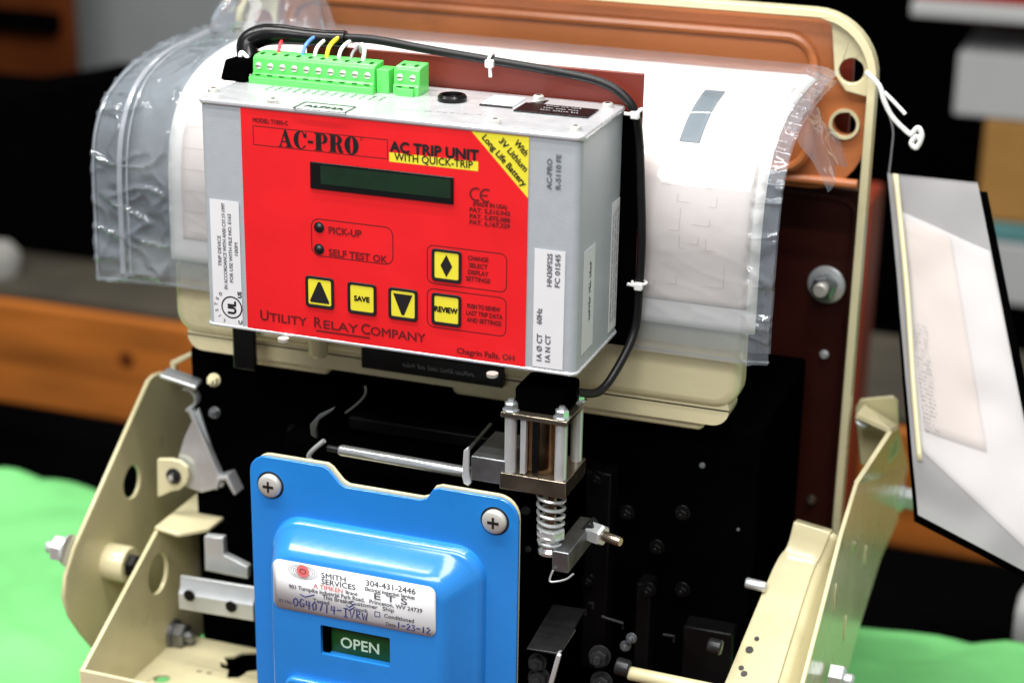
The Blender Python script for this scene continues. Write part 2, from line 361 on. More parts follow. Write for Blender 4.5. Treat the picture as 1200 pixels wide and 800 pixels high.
# cream arc chute housing under the trip unit
hx0, hx1 = -.0815, .3145
hb_ = rrect(hx0, hx1, .3675, .487, .014, 6)
hs = MB().prism([(a, .10, b) for a, b in rrect(hx0, hx1, .3585, .4180, .016, 6)], (0, .026, 0)).build('arc_chute_housing', 'cream', BRK, bevel=.007, seg=4)
MB().prism([(a, .109, b) for a, b in rrect(hx0+.002, hx1-.010, .40, .470, .010, 6)], (0, .016, 0)).build('upper_cover', 'cream', hs, bevel=.006, seg=4)
MB().prism([(a, .1035, b) for a, b in rrect(hx0+.008, hx1-.006, .3465, .368, .011, 6)], (0, .022, 0)).build('lower_lip', 'cream', hs, bevel=.003, seg=3)
for pa, pb in (((285, 425), (385, 445)), ((528, 450), (824, 502))):
    A = F(*pa, y=.106); B = F(*pb, y=.106)
    MB().prism([(a, .108, b) for a, b in rrect(A[0], B[0], .3395, .352, .005, 5)], (0, .016, 0)).build('lip_tab', 'cream', hs, bevel=.002)
A = F(372, 412, y=.097); MB().lathe((A[0]+.004, .090, .3600), (0, 0, 1), [(0, .0052), (.002, .0065), (.03, .0065)], 20).build('boss', 'cream', hs)
A = F(300, 398, y=.095); B = F(368, 418, y=.095)
MB().box(A[0], B[0], .094, .104, .366, .384).build('rib_block', 'cream', hs, bevel=.002)
A = F(424, 415, y=.098); B = F(590, 448, y=.098)
nm = MB().box(A[0], B[0], .0965, .103, .3535, .3675).build('nameplate', 'blackgloss', hs, bevel=.0008)
mk = marks((A[0]+.030, .3590), .050, .0030, .0962); mk.build('print', 'steel', hs)
A = F(273, 400, y=.085); B = F(299, 400, y=.085)
MB().box(A[0], B[0], .084, .088, .345, .42).build('strap', 'blackgloss', BRK, bevel=.001)
MB().box(A[0]-.001, B[0]+.012, .087, .094, .385, .42).build('strap_block', 'black', BRK, bevel=.001)

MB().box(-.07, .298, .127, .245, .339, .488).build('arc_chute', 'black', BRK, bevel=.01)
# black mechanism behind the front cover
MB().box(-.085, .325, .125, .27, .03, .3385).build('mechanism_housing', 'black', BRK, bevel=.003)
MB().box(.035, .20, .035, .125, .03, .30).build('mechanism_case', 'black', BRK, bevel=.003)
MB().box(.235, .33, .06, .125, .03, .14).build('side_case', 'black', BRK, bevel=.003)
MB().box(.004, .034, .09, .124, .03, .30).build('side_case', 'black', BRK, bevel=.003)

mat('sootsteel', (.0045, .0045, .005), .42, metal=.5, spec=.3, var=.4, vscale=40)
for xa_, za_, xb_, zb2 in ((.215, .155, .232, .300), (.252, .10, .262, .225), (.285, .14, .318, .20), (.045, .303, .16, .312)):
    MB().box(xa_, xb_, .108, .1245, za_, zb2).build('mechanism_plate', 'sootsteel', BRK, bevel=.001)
for q in ((700, 560), (735, 600), (770, 640), (760, 690), (690, 680), (800, 600), (800, 690), (470, 500), (345, 505)):
    p = at(*q, y=.1075 if q[0] > 600 else .124); bolt_hex('mechanism_bolt', p, (0, -1, 0), .004, .004, BRK, 'sootsteel', washer=1.3, stud=.5)
# ------------------------------------------------------------------ blue front cover
yb = -.005
def bl(*p): return [F(*q, y=yb) for q in p]
xl, xr = F(297, 640, yb)[0], F(608, 640, yb)[0]; ztop = F(310, 534, yb)[1]
n0, n1, n2, n3 = bl((380, 546), (402, 570), (497, 585), (512, 570))
zn = (n1[1]+n2[1])/2
out = arcpts(xl+.011, ztop-.011, .011, 180, 90, 6) + [(n0[0], ztop), (n0[0]+.0035, ztop-.002), (n1[0]-.002, zn+.002), (n1[0]+.002, zn), (n2[0]-.002, zn), (n2[0]+.002, zn+.0015), (n3[0]-.002, ztop-.0035), (n3[0]+.002, ztop-.002)] + arcpts(xr-.014, ztop-.016, .014, 90, 0, 6) + [(xr, .06), (xl, .06)]
sx0, sx1, sz0, sz1 = quad_rect((328, 652), (516, 686), (510, 745), (318, 705), -.027)
wx0, wx1, wz0, wz1 = quad_rect((377, 729), (460, 745), (458, 778), (379, 764), -.027)
COV = plate([out], .0025, front(yb)).build('front_cover', 'bluepaint', BRK, bevel=.0009, seg=2)
bo = [(a*.985+.0028, b+.0012) for a, b in out]
plate([bo], .002, front(yb+.0030)).build('cover_backing', 'cream', COV, bevel=.0008)
# raised face: loft of rounded rectangles, with the window cut through it
bx0, bx1, bz0, bz1 = .0455, .1885, .115, .2905
loft = [(0, 0, .020), (-.0020, .0004, .020), (-.0045, .0010, .020), (-.0062, .0020, .0195), (-.0072, .0034, .019), (-.0080, .0048, .0185), (-.0190, .0120, .016), (-.0205, .0132, .0155), (-.0222, .0148, .015), (-.0232, .0164, .014), (-.0235, .0182, .013)]
mb = MB(); rings = []
for dy, d, r in loft:
    rings.append([(a, yb-.00125+dy, b) for a, b in rrect(bx0+d*.55, bx1-d*1.25, bz0+d, bz1-d*1.05, r, 8)])
n = len(rings[0]); vs = [p for r in rings for p in r]
fs = [(k*n+i, (k+1)*n+i, (k+1)*n+(i+1) % n, k*n+(i+1) % n) for k in range(len(rings)-1) for i in range(n)]
mb.add(vs, fs)
yface = yb-.00125-.0235
cap = plate([[(p[0], p[2]) for p in rings[-1]], rrect(wx0, wx1, wz0, wz1, .001, 2)], 0, front(yface))
mb.add(cap.v, cap.f)
mb.build('raised_face', 'bluepaint', COV, smooth=50)
wr = rrect(wx0, wx1, wz0, wz1, .001, 2); m2 = len(wr)
mb = MB(); mb.add([(a, yface, b) for a, b in wr]+[(a, yface+.006, b) for a, b in wr], [(i, (i+1) % m2, (i+1) % m2+m2, i+m2) for i in range(m2)])
mb.build('window_reveal', 'bluepaint', COV)
MB().box(wx0-.004, wx1+.004, yface+.0062, yface+.0072, wz0-.004, wz1+.004).build('indicator_flag', 'signgreen', COV)
MB().box(wx0, wx0+.0045, yface+.003, yface+.0061, wz0, wz1).build('window_shadow', 'black', COV)  # black strip put in as the shadow at the window's left
text('OPEN', .0104, y=yface+.0060, org=((wx0+wx1)/2+.0005, (wz0+wz1)/2-.0062), bold=.00016, align='CENTER').build('open_lettering', 'signtext', COV, smooth=0)
# lower lip of the cover
zl = F(340, 789, -.03)[1]
mb = MB(); rr = rrect(bx0+.018, bx1-.022, zl-.06, zl, .006, 5)
mb.prism([(a, yface-.005, b) for a, b in rr], (0, .006, 0)); mb.build('lower_pad', 'bluepaint', COV, bevel=.002, seg=3)
# sticker
sticker = poly(rrect(sx0, sx1, sz0, sz1, .005, 5), yface-.0004); sticker.build('sticker', 'label', COV, solid=.0003)
ys = yface-.0008
def st(u, v): return (sx0+(sx1-sx0)*u, sz0+(sz1-sz0)*v)
W_, H_ = sx1-sx0, sz1-sz0
c = st(.19, .83)
disc = MB()
for rr in (.0042, .0055, .0068, .008):
    l = outline(circle2(c[0], c[1], rr*1.25, 28, rr*.62), .0005, ys); disc.add(l.v, l.f)
disc.build('emblem_rings', 'paleink', COV, smooth=0)
poly(circle2(c[0], c[1]+.0005, .0042, 24), ys-.0001).build('emblem_dot', 'pinkink', COV, smooth=0)
outline(circle2(c[0], c[1]+.0005, .0022, 20, .0018), .0004, ys-.0002).build('emblem_mark', 'darkred', COV, smooth=0)
def stext(s, u, v, size, m='greyink', fit=None, bold=.0001, name='sticker_print', shear=0):
    text(s, size, y=ys, org=st(u, v), fit=fit*W_ if fit else None, bold=bold, shear=shear).build(name, m, COV, smooth=0)
stext('SMITH', .305, .79, .0052, fit=.15, bold=.00012); stext('SERVICES', .305, .665, .0052, fit=.21, bold=.00012)
stext('A TIMKEN', .255, .555, .0042, 'pinkink', fit=.18, bold=.0001); stext('Brand', .455, .555, .0034, fit=.07)
stext('304-431-2446', .58, .80, .0056, fit=.30); stext('Electrical Inspection Services', .575, .695, .0036, fit=.30)
stext('E T S', .63, .555, .0062, 'greyink', fit=.20, bold=.00007)
stext('901 Turnpike Industrial Park Road,', .10, .455, .0038, fit=.47); stext('Princeton, WV 24739', .60, .455, .0038, fit=.32)
stext('This Breaker', .31, .36, .0042, fit=.19); stext('Customer', .48, .36, .0038, fit=.17); stext('Ship', .68, .36, .0036, fit=.07)
stext('Tested', .25, .26, .0036, fit=.10); stext('Stock', .50, .25, .0034, fit=.09); stext('Conditioned', .69, .22, .0038, fit=.18)
stext('ID No.', .035, .135, .0028, fit=.08); stext('Date', .70, .065, .0034, fit=.06)
outline(rrect(st(.63, 0)[0], st(.665, 0)[0], st(0, .20)[1], st(0, .31)[1], .0004, 3), .0005, ys).build('check_box', 'blueink', COV, smooth=0)
mb = MB().box(st(.12, 0)[0], st(.60, 0)[0], ys-.00005, ys, st(0, .095)[1], st(0, .102)[1]); mb.build('rule_line', 'paleink', COV, smooth=0)
def ink(strokes, name):
    mb = MB()
    for s_ in strokes: mb.tube([Vector((st(*q)[0], ys-.0001, st(*q)[1])) for q in s_], .00042, 6, flat=.4)
    mb.build(name, 'blueink', COV)
def glyph(ch, u, v, w, h):
    G = {'O': [[(.5, 1), (.1, .75), (.05, .3), (.4, 0), (.8, .2), (.9, .7), (.55, 1)]], 'G': [[(.9, .9), (.4, 1), (.05, .5), (.3, 0), (.8, .1), (.9, .45), (.5, .45)]],
         '4': [[(.2, 1), (.1, .5), (.9, .5)], [(.7, 1), (.65, 0)]], '0': [[(.5, 1), (.1, .6), (.3, 0), (.8, .2), (.85, .8), (.5, 1)]], '7': [[(.1, .95), (.9, 1), (.4, 0)]], '1': [[(.5, 1), (.45, 0)]],
         '-': [[(0, .5), (.9, .55)]], 'I': [[(.1, 1), (.9, 1)], [(.5, 1), (.5, 0)], [(.1, 0), (.9, 0)]], 'V': [[(.05, 1), (.45, 0), (.95, 1)]], 'R': [[(.2, 0), (.2, 1), (.8, .85), (.7, .55), (.2, .5), (.9, 0)]],
         'W': [[(0, .9), (.25, 0), (.5, .7), (.75, 0), (1, .95)]], '2': [[(.1, .8), (.5, 1), (.85, .75), (.1, 0), (.95, .05)]], '3': [[(.1, .95), (.8, .9), (.4, .55), (.85, .3), (.5, 0), (.1, .1)]]}
    return [[(u+w*a, v+h*b) for a, b in s_] for s_ in G[ch]]
ss = []
for i, ch in enumerate('OG40714-IVRW'): ss += glyph(ch, .125+.039*i, .10+.012*math.sin(i*2)-.002*i, .032, .17)
ss += [[(.17, .37), (.20, .33), (.26, .41)], [(.455, .33), (.475, .29), (.51, .38)], [(.455, .26), (.475, .23), (.50, .29)]]
ink(ss, 'handwriting')
ss = []
for i, ch in enumerate('1-23-12'): ss += glyph(ch, .765+.030*i, .06, .026, .12)
ink(ss, 'handwriting')
# cover screws: domed phillips heads with a washer
for px, py in ((317, 568), (580, 610)):
    p = at(px, py, y=yb-.0012); mb = MB()
    mb.lathe(p, (0, -1, 0), [(0, .0078), (.0018, .0078), (.0026, .0072), (.0032, .0056), (.0035, .0030), (.0036, .001)], 28)
    s_ = mb.build('screw', 'plated', COV, smooth=40)
    MB().lathe(p+Vector((0, .0002, 0)), (0, -1, 0), [(0, .0092), (.0004, .0092)], 28).build('screw_seat', 'darksteel', COV)
    q = MB().box(p.x-.0036, p.x+.0036, p.y-.0038, p.y-.0030, p.z-.0009, p.z+.0009).box(p.x-.0007, p.x+.0007, p.y-.00378, p.y-.0030, p.z-.0036, p.z+.0036)
    q.build('screw_recess', 'darksteel', COV, smooth=0)

# rod and hooks above the cover
r0 = at(398, 527, y=.02); r1 = at(552, 554, y=.02)
rod = MB().lathe(r0, (r1-r0), [(0, .0030), (.002, .0037), ((r1-r0).length, .0037)], 20).build('cross_rod', 'chrome', BRK)
MB().lathe(r0+Vector((-.008, 0, 0)), (1, 0, 0), [(0, .0022), (.009, .0022)], 12).build('rod_tip', 'darksteel', BRK)
mb = MB()
pts = [(at(*q, y=.012)) for q in ((372, 545), (362, 536), (366, 528), (380, 516))]
mb.tube(spline(pts, 5), .0016, 8); mb.build('hook_tab', 'zinc', BRK)
lp = [at(*q, y=.03) for q in ((364, 510), (363, 497), (373, 486), (392, 477), (389, 482), (374, 492), (370, 502), (371, 514))]
mb = MB().prism(lp, (0, .003, 0)); mb.build('hook_lever', 'steel', BRK, bevel=.0006)
mb = MB().tube(spline([at(*q, y=.06) for q in ((405, 484), (420, 472), (428, 462), (428, 452))], 5), .0009, 6); mb.build('wire_link', 'steel', BRK)
bb = at(552, 532, y=.0); be = at(590, 572, y=.0)
blk = MB().box(bb.x, be.x+.001, 0, .042, be.z+.002, bb.z-.001).build('latch_block', 'steel', BRK, bevel=.0007)
lp = [at(*q, y=.001) for q in ((549, 570), (543, 567), (541, 558), (543, 528), (548, 524), (549, 530), (549, 552), (552, 566))]
MB().prism(lp, (0, .003, 0)).build('latch_tab', 'zinc', BRK, bevel=.0006)
mb = MB().tube([at(549, 527, y=.003), at(562, 512, y=.03), at(575, 497, y=.055)], .0012, 6); mb.build('latch_edge', 'steel', BRK)

# ------------------------------------------------------------------ cream side bracket: outer cheek plate
XO = -.14
def so(*p): return [(at(*q, x=XO).y, at(*q, x=XO).z) for q in p]
op = so((172, 446), (180, 438), (190, 435), (200, 437), (208, 446))
opb = so((93, 742), (80, 722), (73, 700), (75, 675), (85, 642))
hz = so((153, 564))[0]
loop = op + [(.25, op[-1][1]-.02), (.29, .22), (.29, .05), (.12, .05), (.085, .09)] + opb
CHK = plate([loop, circle2(hz[0], hz[1], .0115, 28, .0125)], .003, sidep(XO)).build('cheek_plate', 'shaded_cream', BRK, bevel=.0011, seg=2)
p = at(128, 657, x=XO+.0015)
MB().lathe(p, (1, 0, 0), [(0, .0135), (.016, .0135), (.0175, .0125)], 32).build('standoff', 'cream', CHK)
MB().lathe(p+Vector((.0172, 0, 0)), (1, 0, 0), [(0, .0090), (.006, .0088), (.008, .007)], 6).build('standoff_bolt', 'blackgloss', CHK)
MB().lathe(p+Vector((.0245, 0, 0)), (1, 0, 0), [(0, .0050), (.002, .0050)], 20).build('bolt_end', 'zinc', CHK)
p = at(82, 645, x=XO-.0015); bolt_hex('cheek_bolt', p, (-1, 0, 0), .0095, .010, CHK, washer=1.2)
# rear rim of the cheek and lug with its pin
lp = [(at(*q, y=.17)) for q in ((199, 424), (229, 410), (231, 414), (205, 428), (207, 448), (201, 448))]
MB().prism(lp, (0, .004, 0)).build('rim_tab', 'cream', CHK, bevel=.0008)
q0 = at(205, 557, x=-.105)
yg = .112
lug = [at(*q, y=yg) for q in ((184, 538), (200, 538), (211, 541), (219, 548), (221, 557), (218, 567), (210, 574), (200, 576), (192, 580), (184, 583))]
LUG = MB().prism(lug, (0, .004, 0)).build('lug', 'cream', BRK, bevel=.0008)
q0 = at(204, 557, y=yg)
MB().lathe(q0, (0, -1, 0), [(0, .0058), (.0015, .0058), (.002, .004), (.004, .0038), (.005, .003)], 20).build('pin', 'darksteel', LUG)
MB().lathe(q0+Vector((0, -.005, 0)), (0, -1, 0), [(0, .0022), (.001, .0020)], 14).build('pin_end', 'plated', LUG)
# zinc lever: folded tab, hook and triangular web
yl = .118
def yz(*p, y=yl): return [at(*q, y=y) for q in p]
LV = MB().prism(yz((232, 478), (262, 570), (236, 577), (228, 574), (200, 563), (216, 512)), (0, .0025, 0)).build('zinc_lever', 'zinc', BRK, bevel=.0006)
t = yz((188, 442), (232, 456), (236, 449), (196, 435))
MB().prism([at(187, 443, y=.10), at(230, 457, y=.10), at(238, 448, y=.128), at(197, 434, y=.128)], (0, 0, .0028)).build('lever_tab', 'zinc', LV, bevel=.001)
hk = spline(yz((214, 456), (222, 458), (228, 466), (227, 474), (220, 479), (218, 482)), 6)
MB().grid(lambda u, v: hk[round(v*(len(hk)-1))]+Vector((0, .018*u, 0)), 2, len(hk)-1).build('lever_hook', 'zinc', LV, solid=.0018)
MB().prism(yz((219, 480), (223, 478), (262, 568), (258, 571), y=yl-.004), (0, .006, 0)).build('lever_flange', 'zinc', LV, bevel=.0006)
MB().prism(yz((250, 572), (254, 560), (266, 557), (277, 579), (274, 580), (264, 562), (257, 563), (254, 574), y=.110), (0, .012, 0)).build('lever_foot', 'zinc', LV, bevel=.0005)

# inner bracket: a bent cream channel with flange and floor
XI = -.10
def si(*p): return [(at(*q, x=XI).y, at(*q, x=XI).z) for q in p]
A, B = si((183, 622))[0], si((97, 783))[0]
hz = si((180, 674))[0]
loop = [A, (A[0]+.012, A[1]+.0005), (A[0]+.085, A[1]), (A[0]+.085, .10), (B[0]+.01, .10), (B[0], .10), B]
BR2 = plate([loop, circle2(hz[0]+.004, hz[1], .014, 28, .0155)], .0028, sidep(XI)).build('channel_bracket', 'shaded_cream', BRK, bevel=.0009)
zfl = A[1]
fl = [(XI-.0014, A[0]), (XI+.020, A[0]-.004), (XI+.036, A[0]+.012), (XI+.038, A[0]+.085), (XI-.0014, A[0]+.085)]
plate([fl], .0028, flatp(zfl+.0018)).build('top_flange', 'cream', BR2, bevel=.0009)
zfr = B[1]-.041
def fo(*p): return [(at(*q, z=zfr).x, at(*q, z=zfr).y) for q in p]
jag = fo((258, 775), (266, 778), (262, 770), (275, 769), (284, 765), (305, 764), (306, 786), (290, 788), (280, 795), (266, 795), (268, 786), (259, 783))
sh1 = fo((234, 787))[0]; sh2 = fo((246, 789))[0]; sh3 = fo((190, 796))[0]
floor = plate([[(XI, B[0]), (.045, B[0]), (.045, .12), (XI, .12)], jag, circle2(*sh1, .0022, 12), circle2(*sh2, .0022, 12), circle2(*sh3, .006, 16)], .0025, flatp(zfr))
floor.build('floor_tray', 'cream', BR2, bevel=.0005)
MB().box(XI-.0014, .045, B[0]-.0026, B[0], zfr-.03, B[1]+.0005).build('front_lip', 'cream', BR2, bevel=.0009)
MB().box(XI, .044, B[0]+.002, .115, zfr-.06, zfr-.05).build('tray_bottom', 'black', BR2)
p = at(203, 742, x=XI+.0015); bolt_hex('channel_bolt', p, (1, 0, 0), .0095, .009, BR2, 'steel', washer=1.15)
# zinc rails in the opening
yr = .065
R1 = MB(); A_, B_ = at(208, 680, y=yr), at(296, 694, y=yr)
prof = [(0, .012), (.002, .012), (.003, .004), (.006, .0), (.006, -.012), (.004, -.0125), (.0035, -.001), (0, .003)]
R1.prism([(A_.x, yr+.006-a, A_.z+b-.010) for a, b in prof], (B_.x-A_.x, 0, B_.z-A_.z))
zr = R1.build('mounting_rail', 'zinc', BRK, bevel=.0004)
for q in ((222, 697), (271, 710)):
    p = at(*q, y=yr-.0008); MB().lathe(p, (0, -1, 0), [(0, .0042), (.0008, .0042)], 18).build('rail_hole', 'blackgloss', zr)
MB().prism([at(*q, y=.085) for q in ((239, 628), (261, 630), (262, 650), (290, 664), (290, 678), (240, 668))], (0, .006, 0)).build('mounting_bracket', 'zinc', BRK, bevel=.0006)

# ------------------------------------------------------------------ cream side arm and cheek on the other side
XR = .38
def sr(*p): return [(at(*q, x=XR).y, at(*q, x=XR).z) for q in p]
e = [at(*q, x=XR) for q in ((1003, 566), (985, 625), (962, 715), (940, 800))]
edge = [(v.y, v.z) for v in e]
d0 = (edge[-1][0]-edge[0][0], edge[-1][1]-edge[0][1])
edge.append((edge[-1][0]+d0[0]*.35, edge[-1][1]+d0[1]*.5)); 
bk = sr((1062, 545), (1050, 610), (1030, 655), (1005, 735), (990, 790))
loop = edge + [(edge[-1][0]+.02, .08), (.10, .05)] + [(v[0], v[1]) for v in reversed(bk)]
s1, s2 = sr((1013, 672))[0], sr((985, 720))[0]
CH2 = plate([loop], .003, sidep(XR)).build('cheek_plate', 'cream', BRK, bevel=.0011)
# folded top of that cheek: flares out to a Z-shaped tab
f1 = at(1003, 566, x=XR); f2 = at(1043, 505, y=.26); f3 = at(1003, 487, y=.28); f4 = at(1003, 472, y=.28)
f5 = at(1048, 466, y=.31); f6 = at(1058, 540, y=.31)
bk0 = at(1062, 545, x=XR)
mb = MB().add([f1, f2, at(1052, 500, y=.30), bk0, (f1+bk0)/2], [(0, 1, 2, 3, 4)]); mb.build('folded_top', 'cream', CH2, solid=.003, smooth=0)
mb = MB().add([f2, f3, at(1012, 476, y=.30), at(1052, 500, y=.30)], [(0, 1, 2, 3)]); mb.build('folded_tab', 'cream', CH2, solid=.0028, smooth=0)
mb = MB().prism([at(*q, y=.305) for q in ((1002, 478), (1008, 468), (1046, 464), (1052, 470), (1053, 530), (1040, 545), (1008, 545))], (0, .003, 0)); mb.build('rear_tab', 'shaded_cream', CH2, bevel=.001)
p = at(1012, 493, y=.283); MB().lathe(p, (.2, -.6, .7), [(0, .006), (.002, .0055)], 18).build('rivet', 'zinc', CH2)
p = at(1056, 583, x=XR+.0015); bolt_hex('cheek_bolt', p, (1, 0, 0), .009, .012, CH2, washer=1.2)
p = at(968, 792, x=XR+.0015); bolt_hex('cheek_bolt', p, (1, 0, 0), .0095, .010, CH2, washer=0)
for q, sc_ in (((1014, 650), 1), ((978, 700), 1.3), ((990, 735), 1.2)):
    p = at(*q, x=XR+.0017)
    MB().prism([(XR+.0016, a, b) for a, b in [(p.y+.002*math.cos(t)*sc_, p.z+.008*math.sin(t)*sc_) for t in [k*math.pi/8 for k in range(16)]]], (.0008, 0, 0)).build('slot_boss', 'cream', CH2, bevel=.0003)
# arm: a broad sloping flange with rolled top
xa = at(875, 760, y=.06).x
P_ = [(at(930, 612, y=.155)), (at(922, 640, y=.150)), (at(905, 668, y=.135)), (at(850, 800, y=.055)), (at(835, 835, y=.03))]
Q_ = [(at(973, 625, y=.155)), (at(962, 652, y=.150)), (at(950, 678, y=.135)), (at(912, 800, y=.055)), (at(902, 835, y=.03))]
P2 = [P_[0]+Vector((0, .012, -.004))]+spline(P_, 4); Q2 = [Q_[0]+Vector((0, .012, -.004))]+spline(Q_, 4)
NP = len(P2)-1
ARM = MB().grid(lambda u, v: P2[round(v*NP)].lerp(Q2[round(v*NP)], u), 4, NP).build('side_arm', 'cream', BRK, solid=.003, bevel=.001)
MB().grid(lambda u, v: Q2[round(v*NP)]+Vector((.014, .022, -.014))*u+Vector((-.0006, .0012, -.0012)), 3, NP).build('arm_web', 'cream', ARM, solid=.002)
arm_n = (Q_[2]-P_[2]).cross(P_[3]-P_[2]).normalized()
if arm_n.y > 0: arm_n = -arm_n
for u, v, r in ((.22, .72, .0026), (.28, .62, .0016), (.2, .88, .0018), (.3, .93, .0022)):
    p = P_[2].lerp(P_[3], v).lerp(Q_[2].lerp(Q_[3], v), u)+arm_n*.0017
    MB().lathe(p, arm_n, [(0, r), (.0004, r*.95)], 16).build('drilled_hole', 'darksteel', ARM)
# studs, nuts and rods in the dark
def stud(name, pa, pb, y, r, m='zinc', y2=None):
    a_, b_ = at(*pa, y=y), at(*pb, y=y2 if y2 is not None else y)
    return MB().lathe(a_, b_-a_, [(0, r*.9), (.001, r), ((b_-a_).length-.001, r), ((b_-a_).length, r*.85)], 14).build(name, m, BRK)
stud('stud', (874, 682), (898, 688), .118, .0035)
stud('spacer_bar', (737, 788), (852, 812), .02, .0044, 'shaded_cream')
stud('spacer_collar', (722, 779), (738, 784), .02, .0056, 'darksteel')
stud('stud', (830, 755), (846, 759), .055, .005, 'darksteel')
for q, y, r, m in (((740, 747), .05, .003, 'steel'), ((733, 756), .05, .003, 'steel'), ((703, 768), .03, .006, 'darksteel'), ((705, 798), .03, .006, 'darksteel'), ((630, 775), .01, .005, 'darksteel'), ((632, 793), .01, .006, 'darksteel'), ((823, 545), .11, .0017, 'steel'), ((865, 620), .11, .0010, 'steel'), ((616, 598), .02, .0025, 'darksteel'), ((619, 643), .02, .0017, 'darksteel'), ((252, 483), .1, .0035, 'steel'), ((251, 445), .1, .004, 'cream')):
    p = at(*q, y=y); bolt_hex('small_nut', p, (.1, -1, .2), r, r*1.1, BRK, m, washer=1.2, stud=.5)
# lever block, nut and clip under the spring
lb0, lb1 = at(647, 645, y=.0), at(666, 672, y=.0)
LB = MB().prism([(lb0.x, 0, lb1.z), (lb1.x, 0, lb1.z), (lb1.x, 0, lb0.z), (lb0.x, 0, lb0.z)], (.003, .045, .004)).build('lever_block', 'steel', BRK, bevel=.0007)
MB().prism([at(*q, y=.03) for q in ((640, 640), (660, 637), (690, 612), (696, 618), (668, 645), (645, 648))], (0, .01, 0)).build('lever_arm', 'darksteel', LB, bevel=.0006)
p = at(692, 622, y=.035); hexprof(MB(), p, (1, -.3, -.05), .007, .010).build('lever_nut', 'zinc', LB, smooth=25)
MB().lathe(p+Vector((.009, -.003, 0)), (1, -.3, -.05), [(0, .0032), (.012, .0032), (.013, .0026)], 14).build('lever_stud', 'bronze', LB)
MB().tube(spline([at(*q, y=-.002) for q in ((648, 668), (644, 680), (652, 681), (664, 678), (672, 672))], 5), .0006, 6).build('retaining_clip', 'zinc', LB)
# dim bracket at the bottom
MB().prism([at(*q, y=-.004) for q in ((617, 759), (655, 765), (656, 768), (617, 761))], (0, .05, .006)).build('angle_bracket', 'darksteel', BRK, bevel=.0004)
MB().prism([at(*q, y=-.006) for q in ((652, 767), (657, 768), (645, 812), (639, 812))], (0, .003, 0)).build('bracket_leg', 'zinc', BRK, bevel=.0004)
MB().tube([at(655, 765, y=-.004), at(673, 738, y=.04)], .001, 6).build('bracket_edge', 'zinc', BRK)
for pa, pb, y in (((705, 722), (730, 730), .08), ((777, 743), (790, 745), .08), ((681, 714), (686, 714), .07), ((690, 706), (695, 706), .08)):
    a_, b_ = at(*pa, y=y), at(*pb, y=y); MB().tube([a_, b_, b_+Vector((0, 0, -.004))], .0009, 6).build('case_edge', 'darksteel', BRK)

# ------------------------------------------------------------------ trip actuator
ax0, ax1 = .1945, .2362
ACT = thing('trip_actuator', ((ax0+ax1)/2, .02, .30), 'tie-rod trip actuator with black cap and spring below the grey trip unit', 'actuator')
ay0, ay1, az0, az1 = -.002, .038, .3405, .3795
MB().box(ax0, ax1, ay0, ay1, az1-.0032, az1).build('top_plate', 'bronze', ACT, bevel=.0005)
MB().box(ax0, ax1, ay0, ay1, az0-.0105, az0).build('bottom_plate', 'bronze', ACT, bevel=.0005)
cxm, cym = (ax0+ax1)/2, (ay0+ay1)/2
MB().lathe((cxm, cym, az0+.0002), (0, 0, 1), [(0, .0145), (.035, .0145)], 40).build('coil_body', 'coil', ACT)
MB().box(cxm-.002, cxm+.002, ay0+.0035, ay0+.006, az0+.001, az1-.004).build('coil_band', 'blackgloss', ACT, bevel=.0004)
MB().prism([(a, b, az1) for a, b in rrect(ax0+.006, ax1-.004, ay0+.006, ay1-.002, .004, 4)], (0, 0, .014)).build('cap', 'black', ACT, bevel=.0015)
for ix in (ax0+.005, ax1-.005):
    for iy in (ay0+.005, ay1-.005):
        MB().cyl((ix, iy, az0), (ix, iy, az1-.003), .0037, 16).build('tie_rod', 'zinc', ACT)
        mb = MB(); mb.lathe((ix, iy, az1), (0, 0, 1), [(0, .0052), (.0008, .0052), (.0009, .0048)], 20); hexprof(mb, (ix, iy, az1+.0009), (0, 0, 1), .0042, .0045); mb.lathe((ix, iy, az1+.0054), (0, 0, 1), [(0, .0022), (.0018, .0019)], 12)
        mb.build('nut', 'chrome', ACT, smooth=25)
MB().box(ax0+.012, ax0+.0155, ay0+.002, ay0+.006, az0+.0005, az1-.0035).build('side_strip', 'zinc', ACT, bevel=.0004)
cs = at(646, 590, y=cym-.008); sx_, sy_ = cs.x, cym-.008
zt_, zb_ = az0-.0105, at(648, 640, y=sy_).z
MB().cyl((sx_, sy_, zb_), (sx_, sy_, zt_), .0035, 16).build('plunger', 'bronze', ACT)
pts = []; N = 200
for i in range(N+1):
    t = i/N; turns = 7.5; tt = t if t < .45 else .45+(t-.45)*.75
    r = .0085-.0016*t; pts.append((sx_+r*math.cos(t*turns*2*math.pi), sy_+r*math.sin(t*turns*2*math.pi), zt_-(zt_-zb_)*(t**.85)))
MB().tube(pts, .0011, 7).build('spring', 'zinc', ACT)
hexprof(MB(), (sx_, sy_, zb_+.006), (0, 0, 1), .0088, .007).build('adjusting_nut', 'zinc', ACT, smooth=25)
MB().lathe((sx_, sy_, zb_-.004), (0, 0, 1), [(0, .0075), (.002, .0075), (.004, .006), (.010, .006), (.011, .005)], 24).build('spring_seat', 'chrome', ACT)

